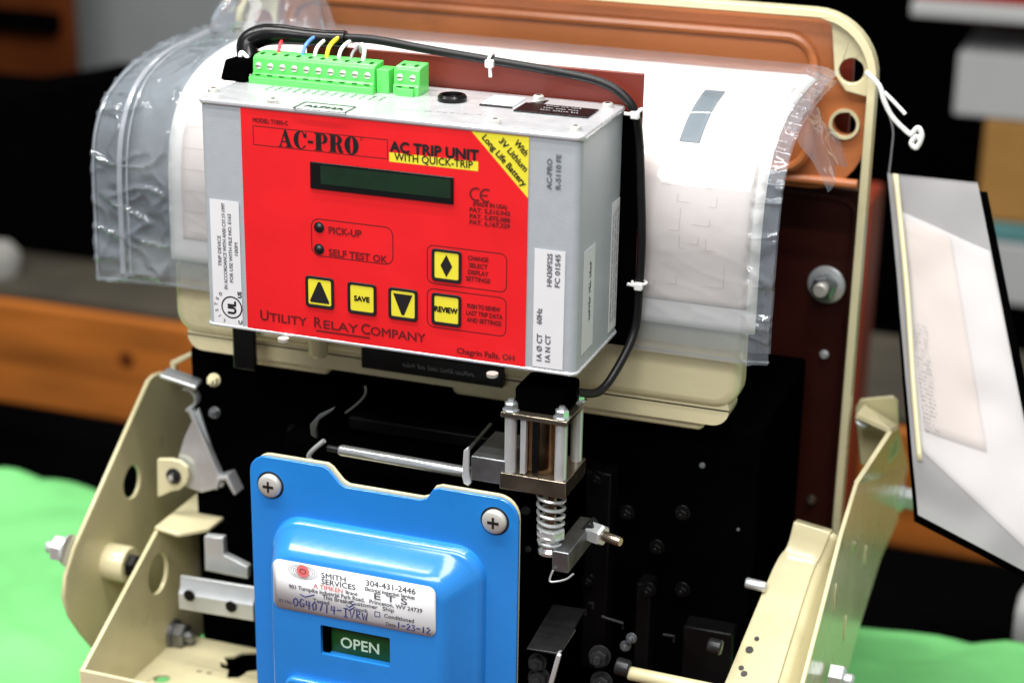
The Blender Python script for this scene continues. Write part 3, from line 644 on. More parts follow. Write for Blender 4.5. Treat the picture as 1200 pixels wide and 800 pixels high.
# ------------------------------------------------------------------ trip unit
D = .083; ZB, ZT = .4075, .5470
TRU = thing('trip_unit', (.12, D/2, ZB), 'grey aluminium trip unit with a red control label and green plug-in terminals on top', 'trip unit')
case = MB().prism([(a, b, ZB+.002) for a, b in rrect(.0005, .2395, 0, D, .0045, 5)], (0, 0, ZT-ZB-.002)).build('case', 'alu', TRU, smooth=40)
MB().prism([(a, b, ZT) for a, b in rrect(-.0008, .2408, -.0012, D+.001, .005, 5)], (0, 0, .0035)).build('lid', 'lid', TRU, bevel=.0012, seg=3)
MB().prism([(a, b, ZB) for a, b in rrect(-.0004, .2404, -.0008, D+.001, .005, 5)], (0, 0, .002)).build('bottom_plate', 'lid', TRU, bevel=.0006)
ZL = ZT+.0035
MB().prism([(a, D+.003, b) for a, b in ((.03, .40), (.2495, .40), (.2495, .5692), (.03, .5692))], (0, .0025, 0)).build('mounting_plate', 'redplate', TRU, bevel=.0006)
MB().box(.05, .2492, D+.0011, D+.0029, .399, .546).build('shade_strip', 'black', TRU)  # black strip standing in for the shade beside the case
for px, py in ((250, 108), (320, 121), (580, 145), (674, 153), (631, 117), (712, 126)):
    p = at(px, py, z=ZL); mb = MB(); mb.lathe((p.x, p.y, ZL), (0, 0, 1), [(0, .0034), (.0022, .0034), (.0028, .0028)], 20); sw = mb.build('screw', 'plated', TRU)
    MB().lathe((p.x, p.y, ZL+.0028), (0, 0, 1), [(0, .0015), (.0002, .0015)], 6).build('screw_socket', 'darksteel', TRU)
for px, py in ((332, 396), (577, 437)):
    p = at(px, py, z=ZB); MB().lathe((p.x, p.y, ZB), (0, 0, -1), [(0, .0035), (.002, .0033), (.0028, .002)], 16).build('screw', 'plated', TRU)
# lid print and fittings
def lidq(*p): return [(at(*q, z=ZL).x, at(*q, z=ZL).y) for q in p]
a = lidq((342, 127), (352, 119), (413, 126), (404, 133)); x0_, x1_ = a[0][0], a[3][0]; y0_, y1_ = a[0][1], a[1][1]
plate([rrect(x0_, x1_, y0_, y1_, .001, 2), rrect(x0_+.0009, x1_-.0009, y0_+.0009, y1_-.0009, .0006, 2)], .0002, flatp(ZL+.00015)).build('lid_label_border', 'ink', TRU, smooth=0)
text('ALPHA', .0062, org=((x0_+x1_)/2, (y0_+y1_)/2-.0022), bold=.0003, align='CENTER', fit=(x1_-x0_)*.75, mapping=flatp(ZL+.0003)).build('lid_print', 'ink', TRU, smooth=0)
p = at(530, 118, z=ZL); MB().lathe((p.x, p.y, ZL), (0, 0, 1), [(0, .0088), (.0025, .0088), (.0038, .0078), (.0040, .0062), (.0018, .0058), (.0018, .001)], 32).build('fuse_ring', 'blackgloss', TRU)
MB().box(.161, .181, .050, .072, ZL, ZL+.0012).build('connector_cover', 'label', TRU, bevel=.0004)
MB().box(.161, .1815, .046, .0485, ZL, ZL+.0009).build('connector_edge', 'blackgloss', TRU, bevel=.0003)
MB().box(.1845, .230, .040, .062, ZL, ZL+.0010).build('port_label', 'blackgloss', TRU, bevel=.0003)
MB().add([(.1845, .062, ZL+.0004), (.1945, .062, ZL+.0004), (.1945, .076, ZL+.0004)], [(0, 1, 2)]).build('port_corner', 'blackgloss', TRU, smooth=0)
for k in range(3): marks((.199, .0565-.0055*k), .022, .0026, 0, mapping=flatp(ZL+.0013)).build('port_print', 'paleink', TRU, smooth=0)
for k in range(13):
    xx = .028+.0062*k; marks((xx, .034), .010, .0018, 0, ang=math.radians(90), mapping=flatp(ZL+.0002)).build('lid_print', 'greyink', TRU, smooth=0)
for k in range(7):
    marks((.120+.008*k, .018+.001*k), .006, .0018, 0, mapping=flatp(ZL+.0002)).build('lid_print', 'paleink', TRU, smooth=0)
# green terminal blocks
def terminal(xa, xb, ya, nscrew, zc):
    dp = .017; h = .0165
    prof = [(0, 0), (0, .0055), (.0012, .0062), (.0020, .0150), (.0045, h), (dp, h+.001), (dp, 0)]
    tb = MB().prism([(xa, ya+a, ZL+b) for a, b in prof], (xb-xa, 0, 0)).build('terminal_block', 'green', TRU, bevel=.0005)
    pit = (xb-xa)/nscrew
    for i in range(nscrew):
        cx = xa+pit*(i+.5)
        mb = MB().lathe((cx, ya+.0014, ZL+.0105), (0, -1, .12), [(0, .0021), (.0006, .0021), (.0008, .0018)], 14); mb.build('terminal_screw', 'plated', tb)
        MB().box(cx-.0017, cx+.0017, ya+.0002, ya+.0008, ZL+.0102, ZL+.0107).build('screw_slot', 'greendark', tb, smooth=0)
        MB().box(cx-.0018, cx+.0018, ya-.0002, ya+.0010, ZL+.0048, ZL+.0056).build('slot', 'greendark', tb, smooth=0)
        MB().box(cx-.0010, cx+.0010, ya+.006, ya+.0095, ZL+h+.0001, ZL+h+.0009).build('wire_entry', 'greendark', tb, smooth=0)
    return tb
tbx0, tbx1 = .0105, .0915; tby = .0495
tb = terminal(tbx0, tbx1, tby, 10, 0)
MB().box(tbx1+.0004, tbx1+.0085, tby+.004, tby+.016, ZL, ZL+.0145).build('end_flange', 'green', tb, bevel=.0006)
MB().box(tbx0-.001, tbx1+.001, tby-.0028, tby-.0002, ZL, ZL+.0042).build('header', 'green', tb, bevel=.0005)
t2x = at(468, 108, z=ZL).x
tb2 = terminal(t2x-.001, t2x+.0155, tby+.004, 2, 0)
MB().box(t2x+.002, t2x+.013, tby+.0015, tby+.0035, ZL, ZL+.0045).build('header', 'green', tb2, bevel=.0005)
# labels
LY = -.0004; PY = LY-.00018; PY2 = PY-.00012
rx0, rx1, rz0, rz1 = quad_rect((283, 127), (621, 160), (615, 433), (290, 387)); rz0 = ZB+.0008
LAB = poly([(rx0, rz0), (rx1, rz0), (rx1, rz1), (rx0, rz1)], LY).build('control_label', 'red', TRU, solid=.0003, smooth=0)
# yellow corner
y1_ = [F(553, 155)[0], F(619, 232)[1]]
poly([(y1_[0], rz1), (rx1, y1_[1]), (rx1, rz1)], PY).build('corner_flash', 'yellow', LAB, smooth=0)
cang = math.atan2(y1_[1]-rz1, rx1-y1_[0])
mid = Vector(((y1_[0]+rx1)/2, (rz1+y1_[1])/2)); nrm = Vector((-math.sin(cang), math.cos(cang)))
for s_, off, size, dx, ft in (('Long Life Battery', .0022, .0052, 0, .036), ('3V Lithium', .0088, .0052, .001, .0225), ('With', .0152, .0052, .001, .0095)):
    c = mid+nrm*off+Vector((math.cos(cang), math.sin(cang)))*dx
    text(s_, size, y=PY2, org=c, ang=cang, align='CENTER', fit=ft, bold=.0002).build('lettering', 'ink', LAB, smooth=0)
# AC-PRO box and heavy fat-face letters drawn as outlines
q = quad_rect((296.6, 146.6), (455.5, 163.4), (454.7, 187), (297, 169.5))
outline(rrect(q[0], q[1], q[2], q[3], .0005, 3), .0006, PY).build('name_frame', 'darkred', LAB, smooth=0)
def fatface():
    g = {}
    g['A'] = ([(.00, 0), (.00, .05), (.10, .08), (.43, 1), (.55, 1), (.90, .06), (1.0, .05), (1.0, 0), (.48, 0), (.48, .05), (.60, .07), (.54, .27), (.25, .27), (.18, .08), (.28, .05), (.28, 0)], [[(.28, .34), (.51, .34), (.40, .66)]], 1.0)
    def bowl(cx, cy, rx, ry, a0, a1, n=14): return [(cx+rx*math.cos(math.radians(a0+(a1-a0)*i/n)), cy+ry*math.sin(math.radians(a0+(a1-a0)*i/n))) for i in range(n+1)]
    g['C'] = (bowl(.46, .5, .46, .52, 40, 325, 22)+[(.80, .24)]+bowl(.52, .5, .20, .47, 300, 62, 14)[0:]+[(.70, .66), (.88, .64), (.88, .98), (.82, .98)], [], .92)
    g['-'] = ([(.0, .36), (.36, .36), (.36, .52), (.0, .52)], [], .40)
    g['P'] = ([(0, 0), (.56, 0), (.56, .05), (.47, .07), (.47, .42)]+bowl(.56, .71, .34, .29, -90, 90, 12)+[(0, 1), (0, .95), (.10, .93), (.10, .07), (0, .05)], [bowl(.50, .71, .12, .23, -90, 90, 10)+[(.47, .94), (.47, .48)]], .93)
    g['R'] = ([(0, 0), (.55, 0), (.55, .05), (.46, .07), (.46, .45), (.54, .45), (.62, .12), (.74, -.02), (.98, .02), (.98, .08), (.90, .12), (.84, .36), (.74, .48)]+bowl(.56, .74, .33, .26, -50, 90, 10)+[(0, 1), (0, .95), (.10, .93), (.10, .07), (0, .05)], [bowl(.49, .74, .11, .21, -90, 90, 10)+[(.46, .95), (.46, .53)]], 1.0)
    g['O'] = (bowl(.48, .5, .48, .53, 0, 350, 34), [bowl(.48, .5, .11, .47, 0, 345, 22)], .97)
    return g
G = fatface(); tot = sum(G[c_][2]+.05 for c_ in 'AC-PRO')
lx0, lx1 = F(327, 171)[0], F(422, 179)[0]; lz0 = F(330, 171.5)[1]; lh = .0104; sc_x = (lx1-lx0)/tot; x = lx0
NAMEP = MB()
for c_ in 'AC-PRO':
    ol, holes, adv = G[c_]
    lps = [[(x+a*sc_x, lz0+b*lh) for a, b in l] for l in [ol]+holes]
    pl_ = plate(lps, 0, front(PY2)); NAMEP.add(pl_.v, pl_.f); x += (adv+.05)*sc_x
NAMEP.build('name_lettering', 'ink', LAB, smooth=0)
outline(circle2(lx1+.0012, lz0+lh*.92, .0009, 12), .0003, PY2).build('registered_mark', 'darkred', LAB, smooth=0)
def ltext(s, px, py, size, fit_px=None, m='darkred', bold=0, name='lettering', space=1, xs=1):
    o_ = F(px, py); ft = None
    if fit_px: ft = F(fit_px, py+.125*(fit_px-px))[0]-o_[0]
    text(s, size, y=PY2, org=o_, bold=bold, fit=ft, space=space, xs=xs).build(name, m, LAB, smooth=0)
ltext('MODEL: T1003-C', 297, 142.5, .0036, 338, bold=.00015)
ltext('AC TRIP UNIT', 458, 177, .0086, 561, 'ink', bold=.00045)
q = quad_rect((456.6, 177.5), (561, 190), (560.5, 201), (456.6, 188.6))
poly([(q[0], q[2]), (q[1], q[2]), (q[1], q[3]), (q[0], q[3])], PY).build('yellow_strip', 'yellow', LAB, smooth=0)
text('WITH QUICK-TRIP', .0062, y=PY2, org=((q[0]+q[1])/2, q[2]+.0013), align='CENTER', fit=(q[1]-q[0])*.88, bold=.00012).build('lettering', 'ink', LAB, smooth=0)
ltext('PICK-UP', 386, 273, .0060, 424, bold=.0002); ltext('SELF TEST OK', 386, 299, .0060, 454, bold=.0002)
o_ = F(306, 374); x = o_[0]
for word, e0, e1 in (('UTILITY', 306, 360), ('RELAY', 369, 420), ('COMPANY', 424, 499)):
    a_ = F(e0, 374+.137*(e0-306)); b_ = F(e1, 374+.137*(e1-306))
    text(word[0], .0092, y=PY2, org=a_, bold=.00022).build('company_lettering', 'darkred', LAB, smooth=0)
    w1 = .0062
    text(word[1:], .0076, y=PY2, org=(a_[0]+w1, a_[1]), fit=b_[0]-a_[0]-w1, bold=.0002).build('company_lettering', 'darkred', LAB, smooth=0)
a_, b_ = F(371, 387), F(434, 393.5)
poly([(a_[0], a_[1]-.0004), (b_[0], a_[1]-.0004), (b_[0], a_[1]+.0007), (a_[0], a_[1]+.0007)], PY2).build('underline', 'darkred', LAB, smooth=0)
ltext('Chagrin Falls, OH', 536, 413, .0050, 603, bold=.00016)
# CE mark
for k, (cx_, inner) in enumerate((((558.5, 227.5), 0), ((570.5, 229), 1))):
    c_ = F(*cx_); r_ = .0042; arc = arcpts(c_[0], c_[1], r_, 60, 300, 16); arci = arcpts(c_[0], c_[1], r_-.0012, 300, 60, 16)
    poly(arc+arci, PY2).build('ce_mark', 'darkred', LAB, smooth=0)
    if inner: poly([(c_[0]-r_+.0008, c_[1]-.0005), (c_[0]+.001, c_[1]-.0005), (c_[0]+.001, c_[1]+.0005), (c_[0]-r_+.0008, c_[1]+.0005)], PY2-.0001).build('ce_mark', 'darkred', LAB, smooth=0)
for px, py, L, s_ in ((555, 240.5, .0205, '(MADE IN USA)'), (551, 247.5, .0245, 'PAT. 5,510,945'), (551, 255, .0245, 'PAT. 5,875,088'), (551, 262, .0245, 'PAT. 6,167,329')): text(s_, .0036, y=PY2, org=F(px, py), fit=L, bold=.00018).build('fine_print', 'darkred', LAB, smooth=0)
# display
q = quad_rect((364, 189), (532.7, 207), (532, 239), (365, 220))
MB().box(q[0], q[1], LY-.0012, LY-.0001, q[2], q[3]).build('display_window', 'blackgloss', LAB, bevel=.0004)
MB().box(q[0]+.0070, q[1]-.0015, LY-.00145, LY-.0011, q[2]+.0035, q[3]-.0015).build('display_screen', 'screen', LAB)
# indicator lamps box
q = quad_rect((365, 255), (462, 266), (461, 312), (365, 298))
outline(rrect(q[0], q[1], q[2], q[3], .0055, 6), .0007, PY).build('lamp_frame', 'darkred', LAB, smooth=0)
for px, py in ((374.5, 266), (374.5, 291.5)):
    c_ = F(px, py); MB().lathe((c_[0], LY, c_[1]), (0, -1, 0), [(0, .0033), (.0006, .0033), (.0007, .0027), (.0003, .0025), (.0014, .0016), (.0018, .0004)], 20).build('indicator_lamp', 'darksteel', LAB)
for k, qd in enumerate((((500, 286), (595.5, 297), (594, 343.5), (501, 331)), ((500.5, 337), (594.5, 348), (593.5, 395), (500.5, 382)))):
    q = quad_rect(*qd); outline(rrect(q[0], q[1], q[2], q[3], .0042, 6), .0007, PY).build('key_frame', 'darkred', LAB, smooth=0)
for px, py, L, s_ in ((549, 304, .0125, 'CHANGE'), (550, 312.5, .0115, 'SELECT'), (549, 320.5, .0125, 'DISPLAY'), (546.5, 328, .0150, 'SETTINGS'), (548, 360, .0205, 'PUSH TO REVIEW'), (547, 368, .0225, 'LAST TRIP DATA'), (547.5, 376, .0215, 'AND SETTINGS')):
    text(s_, .0038, y=PY2, org=F(px, py), fit=L, bold=.00016).build('fine_print', 'darkred', LAB, smooth=0)
# keys
def key(px, py, sym):
    c_ = F(px, py); hw = .0093; hh = .0098; cx_, cz_ = c_
    plate([rrect(cx_-hw, cx_+hw, cz_-hh, cz_+hh, .0020, 4), rrect(cx_-hw+.0016, cx_+hw-.0016, cz_-hh+.0016, cz_+hh-.0016, .0012, 4)], .0010, front(LY-.0006)).build('key_surround', 'ink', LAB, bevel=.0002)
    MB().prism([(a, LY-.0008, b) for a, b in rrect(cx_-hw+.0017, cx_+hw-.0017, cz_-hh+.0017, cz_+hh-.0017, .0012, 4)], (0, .0006, 0)).build('key', 'yellow', LAB, bevel=.0003)
    yk = LY-.00095
    if sym == 'up': poly([(cx_-.0060, cz_-.0066), (cx_+.0060, cz_-.0066), (cx_+.0064, cz_-.0056), (cx_+.0008, cz_+.0066), (cx_-.0008, cz_+.0066), (cx_-.0064, cz_-.0056)], yk).build('arrow', 'ink', LAB, smooth=0)
    elif sym == 'down': poly([(cx_-.0062, cz_+.0064), (cx_-.0008, cz_-.0066), (cx_+.0008, cz_-.0066), (cx_+.0062, cz_+.0064)], yk).build('arrow', 'ink', LAB, smooth=0)
    elif sym == 'diamond': poly([(cx_, cz_+.0068), (cx_+.0037, cz_), (cx_, cz_-.0068), (cx_-.0037, cz_)], yk).build('arrow', 'ink', LAB, smooth=0)
    else: text(sym, .0044 if len(sym) < 5 else .0046, y=yk, org=(cx_, cz_-.0015), align='CENTER', fit=.0098 if len(sym) < 5 else .0142, bold=.00028).build('key_lettering', 'ink', LAB, smooth=0)
key(375.5, 342, 'up'); key(425, 349.5, 'SAVE'); key(473, 356, 'down'); key(524, 311, 'diamond'); key(523.8, 362.5, 'REVIEW')
# approval label
def tq(*a): return quad_rect(*a)
q = tq((246.5, 233.5), (279, 237), (286, 384), (251, 378.5)); q = (q[0], q[1], F(250, 379)[1], F(247, 233)[1])
UL = poly([(q[0], q[2]), (q[1], q[2]), (q[1], q[3]), (q[0], q[3])], LY).build('approval_label', 'label', TRU, solid=.0002, smooth=0)
wq = q[1]-q[0]
a90 = math.radians(90)
for fx, z0_, z1_, s_ in ((.34, .48, .72, 'TRIP DEVICE'), (.52, .30, .98, 'IN ACCORDANCE WITH ANSI C37.17-1997'), (.72, .36, .90, 'FOR USE WITH FILE NO. E163'), (.92, .58, .68, '100M')):
    text(s_, .0032, y=PY, org=(q[0]+wq*fx, q[2]+(q[3]-q[2])*z0_), ang=a90, fit=(q[3]-q[2])*(z1_-z0_), bold=.00008).build('label_print', 'greyink', UL, smooth=0)
c_ = (q[0]+wq*.64, q[2]+.0125); 
outline(circle2(c_[0], c_[1], .0072, 36), .0009, PY).build('approval_ring', 'ink', UL, smooth=0)
text('UL', .0078, y=PY, org=(c_[0]+.0027, c_[1]), ang=a90, align='CENTER', bold=.0004, fit=.0078).build('approval_lettering', 'ink', UL, smooth=0)
text('C', .0036, y=PY, org=(c_[0]+.0068, c_[1]-.0090), ang=a90, align='CENTER', bold=.0002).build('approval_lettering', 'ink', UL, smooth=0)
text('US', .0036, y=PY, org=(c_[0]+.0068, c_[1]+.0088), ang=a90, align='CENTER', bold=.0002).build('approval_lettering', 'ink', UL, smooth=0)
for k, ch in enumerate('LISTED'):
    an = math.radians(238-21*k); rr = .0098
    text(ch, .0030, y=PY, org=(c_[0]+rr*math.cos(an), c_[1]+rr*math.sin(an)), ang=an-math.radians(90), align='CENTER', bold=.00012).build('approval_lettering', 'greyink', UL, smooth=0)
# rating label
q = tq((626.5, 292), (662.5, 294), (660, 433), (624.5, 429)); 
RL = poly([(q[0], q[2]), (q[1], q[2]), (q[1], q[3]), (q[0], q[3])], LY).build('rating_label', 'label', TRU, solid=.0002, smooth=0)
def vtxt(s, xf, zf, size, L=None): text(s, size, y=PY, org=(q[0]+(q[1]-q[0])*xf, q[2]+(q[3]-q[2])*zf), ang=a90, fit=L, bold=.00018).build('label_print', 'greyink', RL, smooth=0)
vtxt('HN30FS2S', .58, .70, .0042, .0195); vtxt('FC 01S45', .84, .70, .0042, .0195); vtxt('60Hz', .28, .37, .0044, .0095)
vtxt('1A \u00d8 CT', .30, .055, .0044, .0165); vtxt('1A N CT', .58, .055, .0044, .0165)
for s_, px, ln in (('AC-PRO', 646.5, .0175), ('R-5110 FE', 657, .020)):
    o_ = F(px, 222); text(s_, .0042, y=LY+.0002, org=o_, ang=a90, fit=ln, bold=.00018).build('case_print', 'greyink', TRU, smooth=0)
# side labels
def sideq(mapx, ya, yb_, za, zb_): return MB().add([(mapx, ya, za), (mapx, yb_, za), (mapx, yb_, zb_), (mapx, ya, zb_)], [(0, 1, 2, 3)])
XS = .2395
a_ = at(684, 300, x=XS); b_ = at(697, 286, x=XS)
S1 = sideq(XS+.0003, a_.y, b_.y, ZB+.010, .480).build('side_label', 'label', TRU, solid=.0002, smooth=0)
mk = marks((a_.y+.014, ZB+.028), .036, .004, 0, ang=a90, mapping=lambda u, v, w_: Vector((XS+.0006, u, v))); mk.build('side_print', 'greyink', TRU, smooth=0)
S2 = sideq(XS+.0003, .063, .0785, ZB+.006, .480+.015).build('side_label', 'label', TRU, solid=.0002, smooth=0)
for k in range(3): marks((.067+.0045*k, ZB+.012), .07, .0025, 0, ang=a90, mapping=lambda u, v, w_: Vector((XS+.0006, u, v))).build('side_print', 'paleink', TRU, smooth=0)

# ------------------------------------------------------------------ wires and cable
def wire(name, pts, r, m, label, group=None, n=8, cat='wire'):
    o = MB().tube(spline(pts, 8), r, n).build(name, m); return tag(o, label, cat, group)
zt2 = ZL+.0165
def we(i): return Vector((tbx0+.0081*(i+.5), tby+.012, zt2))
def topw(i, dx, dz, dy): return [we(i)+Vector((0, 0, -.002)), we(i)+Vector((dx*.15, dy*.2, dz*.6)), we(i)+Vector((dx*.6, dy*.7, dz)), we(i)+Vector((dx, dy, dz*.9))]
wire('terminal_wire', topw(1, -.006, .006, .020), .0011, 'wire_red', 'short red wire plugged into the green terminal block', n=8)
wire('terminal_wire', topw(3, .005, .010, .022), .0012, 'wire_blue', 'short blue wire plugged into the green terminal block')
wire('terminal_wire', topw(5, .003, .010, .020), .0014, 'wire_yellow', 'short yellow wire plugged into the green terminal block')
WG = 'white wires in the green terminal block'
wire('terminal_wire', topw(4, .002, .008, .020), .0012, 'wire_white', 'white wire between the blue and yellow wires in the terminal block', WG)
wire('terminal_wire', topw(6, .001, .008, .020), .0012, 'wire_white', 'white wire just beyond the yellow wire in the terminal block', WG)
wire('terminal_wire', [we(8)+Vector((0, 0, -.002)), we(8)+Vector((.001, .001, .007)), we(8)+Vector((-.003, .006, .009)), we(8)+Vector((-.007, .014, .003))], .0014, 'wire_white', 'curled white wire in the terminal near the two-way plug', WG)
wire('terminal_wire', topw(7, -.003, .005, .020), .0010, 'wire_grey', 'thin grey wire in the green terminal block')
sheath = [(.006, .062, ZL+.003), (-.001, .068, .560), (-.004, .074, .569), (.004, .077, .574), (.016, .0775, .5755), (.030, .078, .5755), (.046, .079, .5750), (.060, .080, .5755)]
o = MB().tube(spline(sheath, 8), [.0055+.0016*math.sin(min(1, k/40)*math.pi) for k in range(57)], 14).build('cable_sheath', 'blackgloss'); tag(o, 'thick black cable sheath looped behind the long green terminal block', 'cable')
o = MB().prism([(-.010, .045, ZL+.0002), (.008, .045, ZL+.0002), (.009, .060, ZL+.0002), (.006, .078, ZL+.0002), (-.006, .078, ZL+.0002)], (.002, .004, .013)).build('cable_clamp', 'black', bevel=.002); tag(o, 'black clamp block beside the green terminal block on the lid', 'clamp')
o = MB().tube(spline([(.004, .058, .563), (-.002, .060, .566), (.000, .056, .558), (.009, .050, .554)], 6), .0014, 8).build('cable_tie', 'nylon'); tag(o, 'white nylon tie loop around the thick cable sheath', 'cable tie')
yc = .0795
cab = [(.058, .080, .5765)] + [tuple(at(*q, y=yc)) for q in ((440, 47), (500, 58), (575, 71), (650, 84), (700, 95), (728, 110), (744, 132))]
cab += [tuple(at(*q, y=.084)) for q in ((749, 165), (751, 220), (752, 280), (749, 335), (744, 385))]
cab += [tuple(at(727, 425, y=.070)), tuple(at(703, 458, y=.050)), (ax1-.004, .026, az1+.008)]
o = MB().tube(spline(cab, 8), .0027, 12).build('signal_cable', 'cable'); tag(o, 'long black cable running along the red-brown plate down to the actuator', 'cable')
TG = 'white cable ties on the black cable'
def ctie(p, ax, tail, lab):
    t = thing('cable_tie', p, lab, 'cable tie', TG)
    p = Vector(p); MB().tube(MB().ring(p, ax, .0043, 20), .0010, 6, closed=True, flat=1).build('loop', 'nylon', t)
    q = p+Vector((.001, -.0045, -.001)); MB().box(q.x-.0026, q.x+.0026, q.y-.0022, q.y+.0018, q.z-.0024, q.z+.0024).build('head', 'nylon', t, bevel=.0008)
    MB().tube([q, q+Vector(tail)*.5, q+Vector(tail)], .0011, 6).build('tail', 'nylon', t)
ctie(at(575, 71, y=yc), (1, 0, -.2), (.001, -.001, -.008), 'white tie on the black cable above the fuse ring')
ctie(at(745, 131, y=.082), (.4, 0, -1), (-.006, -.003, .001), 'white tie where the black cable bends down the plate corner')
ctie(at(749, 331, y=.084), (0, 0, 1), (-.006, -.004, .002), 'white tie on the cable above the cream housing')

# ------------------------------------------------------------------ document bag draped over the housing
BAGT = thing('document_bag', (.12, .10, .40), 'clear zip-lock bag of paper drawings draped over the cream housing', 'document bag')
PROF = [(.0935, .395), (.0945, .44), (.0955, .475), (.101, .500), (.116, .5205), (.143, .5345), (.180, .5415), (.220, .5435), (.262, .5435)]
PS = spline([(0, a, b) for a, b in PROF], 10)
LEN = [0]
for i in range(1, len(PS)): LEN.append(LEN[-1]+(PS[i]-PS[i-1]).length)
def prof(s):
    s = max(0, min(1, s))*LEN[-1]
    for i in range(1, len(PS)):
        if LEN[i] >= s:
            t = (s-LEN[i-1])/(LEN[i]-LEN[i-1]); p = PS[i-1].lerp(PS[i], t); d = (PS[i]-PS[i-1]).normalized(); return p, Vector((0, -d.z, d.y))
    return PS[-1], Vector((0, 0, 1))
def wr(x, s, k): return mnoise.noise(Vector((x*k, s*k*.4, 7.1)))
def crease(x, s):
    a = mnoise.noise(Vector((x*38, s*9, 3.3)))+.5*mnoise.noise(Vector((x*90, s*22, 5.1)))
    b = mnoise.noise(Vector((x*24+s*9, s*16, 8.7)))
    return max(0, 1-abs(a)*5)*.6+max(0, 1-abs(b)*7)
def sheetfn(x0, x1, s0, s1, off, amp, drop=None, freq=18, cre=0):
    def fn(u, v):
        x = x0+(x1-x0)*u; s = s0+(s1-s0)*v; p, nr = prof(s)
        a = amp*(wr(x, s*.4, freq)+.5*wr(x+3, s*.4, freq*2.3))*(1 if x < -.078 or x > .316 or not cre else .15)
        if cre: a += cre*crease(x, s)*(1 if s < .5 else .6)*(1 if x < -.078 or x > .316 else .04)
        q = Vector((x, p.y, p.z))+nr*(off+a)
        if x < -.078: 
            e_ = (-.078-x); q.y += e_*.12; q.z -= e_*(.09+.08*min(1, max(0, (s-.2)/.35)))
        if x > .318:
            e_ = (x-.318); q.z -= e_*.35*min(1, max(0, (s-.45)/.25)); q.y += e_*.25
        return q
    return fn
px0, px1 = -.0775, .3235
MB().grid(sheetfn(px0, px1, .065, .93, .0000, .0004), 60, 50).build('paper_sheet', 'paper', BAGT, solid=.0006)
MB().grid(sheetfn(px0+.010, px1-.006, .12, .80, .0009, .0004), 60, 50).build('tan_drawing', 'tanpaper', BAGT, solid=.0003)
# drawing lines on the tan sheet
mk = MB()
def ln(xa, sa, xb, sb, wd=.0004):
    f = sheetfn(px0, px1, 0, 1, .0013, .0004)
    pts = []
    for i in range(9):
        t = i/8; x = xa+(xb-xa)*t; s = sa+(sb-sa)*t; pts.append(f((x-px0)/(px1-px0), s))
    mk.tube(pts, wd, 4)
for k in range(13):
    xa = .252+rnd.uniform(0, .052); sa = .15+rnd.uniform(0, .25); l1 = rnd.uniform(.003, .012); l2 = rnd.uniform(.01, .05)
    ln(xa, sa, xa+l1, sa, .00016); xe = xa+l1*rnd.choice((0, 1)); ln(xe, sa, xe, sa+l2, .00016)
for k in range(6): ln(-.066, .14+.05*k, -.02, .14+.05*k, .0002)
mk.build('drawing_lines', 'sketchink', BAGT)
xa = at(800, 165, y=.0945).x-.008
MB().grid(sheetfn(xa, xa+.0130, .475, .70, .0016, .0004), 6, 16).build('grey_stamp', 'greydoc', BAGT, solid=.0002)
bagx0, bagx1 = -.139, .333
MB().grid(sheetfn(bagx0, bagx1, 0.0, 1.0, .0036, .0016, freq=30, cre=.0026), 380, 200).build('front_film', 'poly_bag', BAGT)
MB().grid(sheetfn(bagx0, bagx1, 0.02, 1.0, -.0022, .0008, freq=22, cre=.0016), 240, 140).build('rear_film', 'poly_bag', BAGT)
zx = at(152, 320, y=.1).x
MB().tube([sheetfn(zx, zx, .0, 1, .0055, .002)(0, t/40) for t in range(1, 40)], .0020, 8, flat=.5).build('zip_ridge', 'ziptrack', BAGT)
MB().tube([sheetfn(zx+.006, zx+.006, .0, 1, .005, .002)(0, t/40) for t in range(1, 40)], .0007, 6).build('zip_ridge', 'ziptrack', BAGT)
eg = sheetfn(bagx0, bagx0, 0, 1, .0012, .0016, freq=30)
MB().tube([eg(0, t/50) for t in range(51)], .0009, 6).build('side_seam', 'ziptrack', BAGT)
be_ = sheetfn(bagx0, bagx1, 0, 1, .0008, .001, freq=30)
MB().tube([be_(t/60, .004) for t in range(61)], .0007, 6).build('bottom_seam', 'ziptrack', BAGT)
# crumpled mouth of the bag pushed up against the frame
def crum(u, v):
    x = -.115+.085*u; y = .215+.05*v; z = .545+.055*math.sin(u*math.pi)*math.sin(v*math.pi*.8)
    nz = mnoise.noise_vector(Vector((u*5, v*5, 2)))*.012
    return Vector((x, y, z))+nz
MB().grid(crum, 26, 18).build('crumpled_fold', 'poly_bag', BAGT, smooth=60)
def tail(u, v):
    x = .318+.033*u; y = .150+.07*v; z = .534+.006*math.sin(v*3)-.030*u*u-.012*u
    return Vector((x, y, z))+mnoise.noise_vector(Vector((u*4, v*4, 9)))*.004
MB().grid(tail, 14, 14).build('bag_corner', 'poly_bag', BAGT, smooth=60)

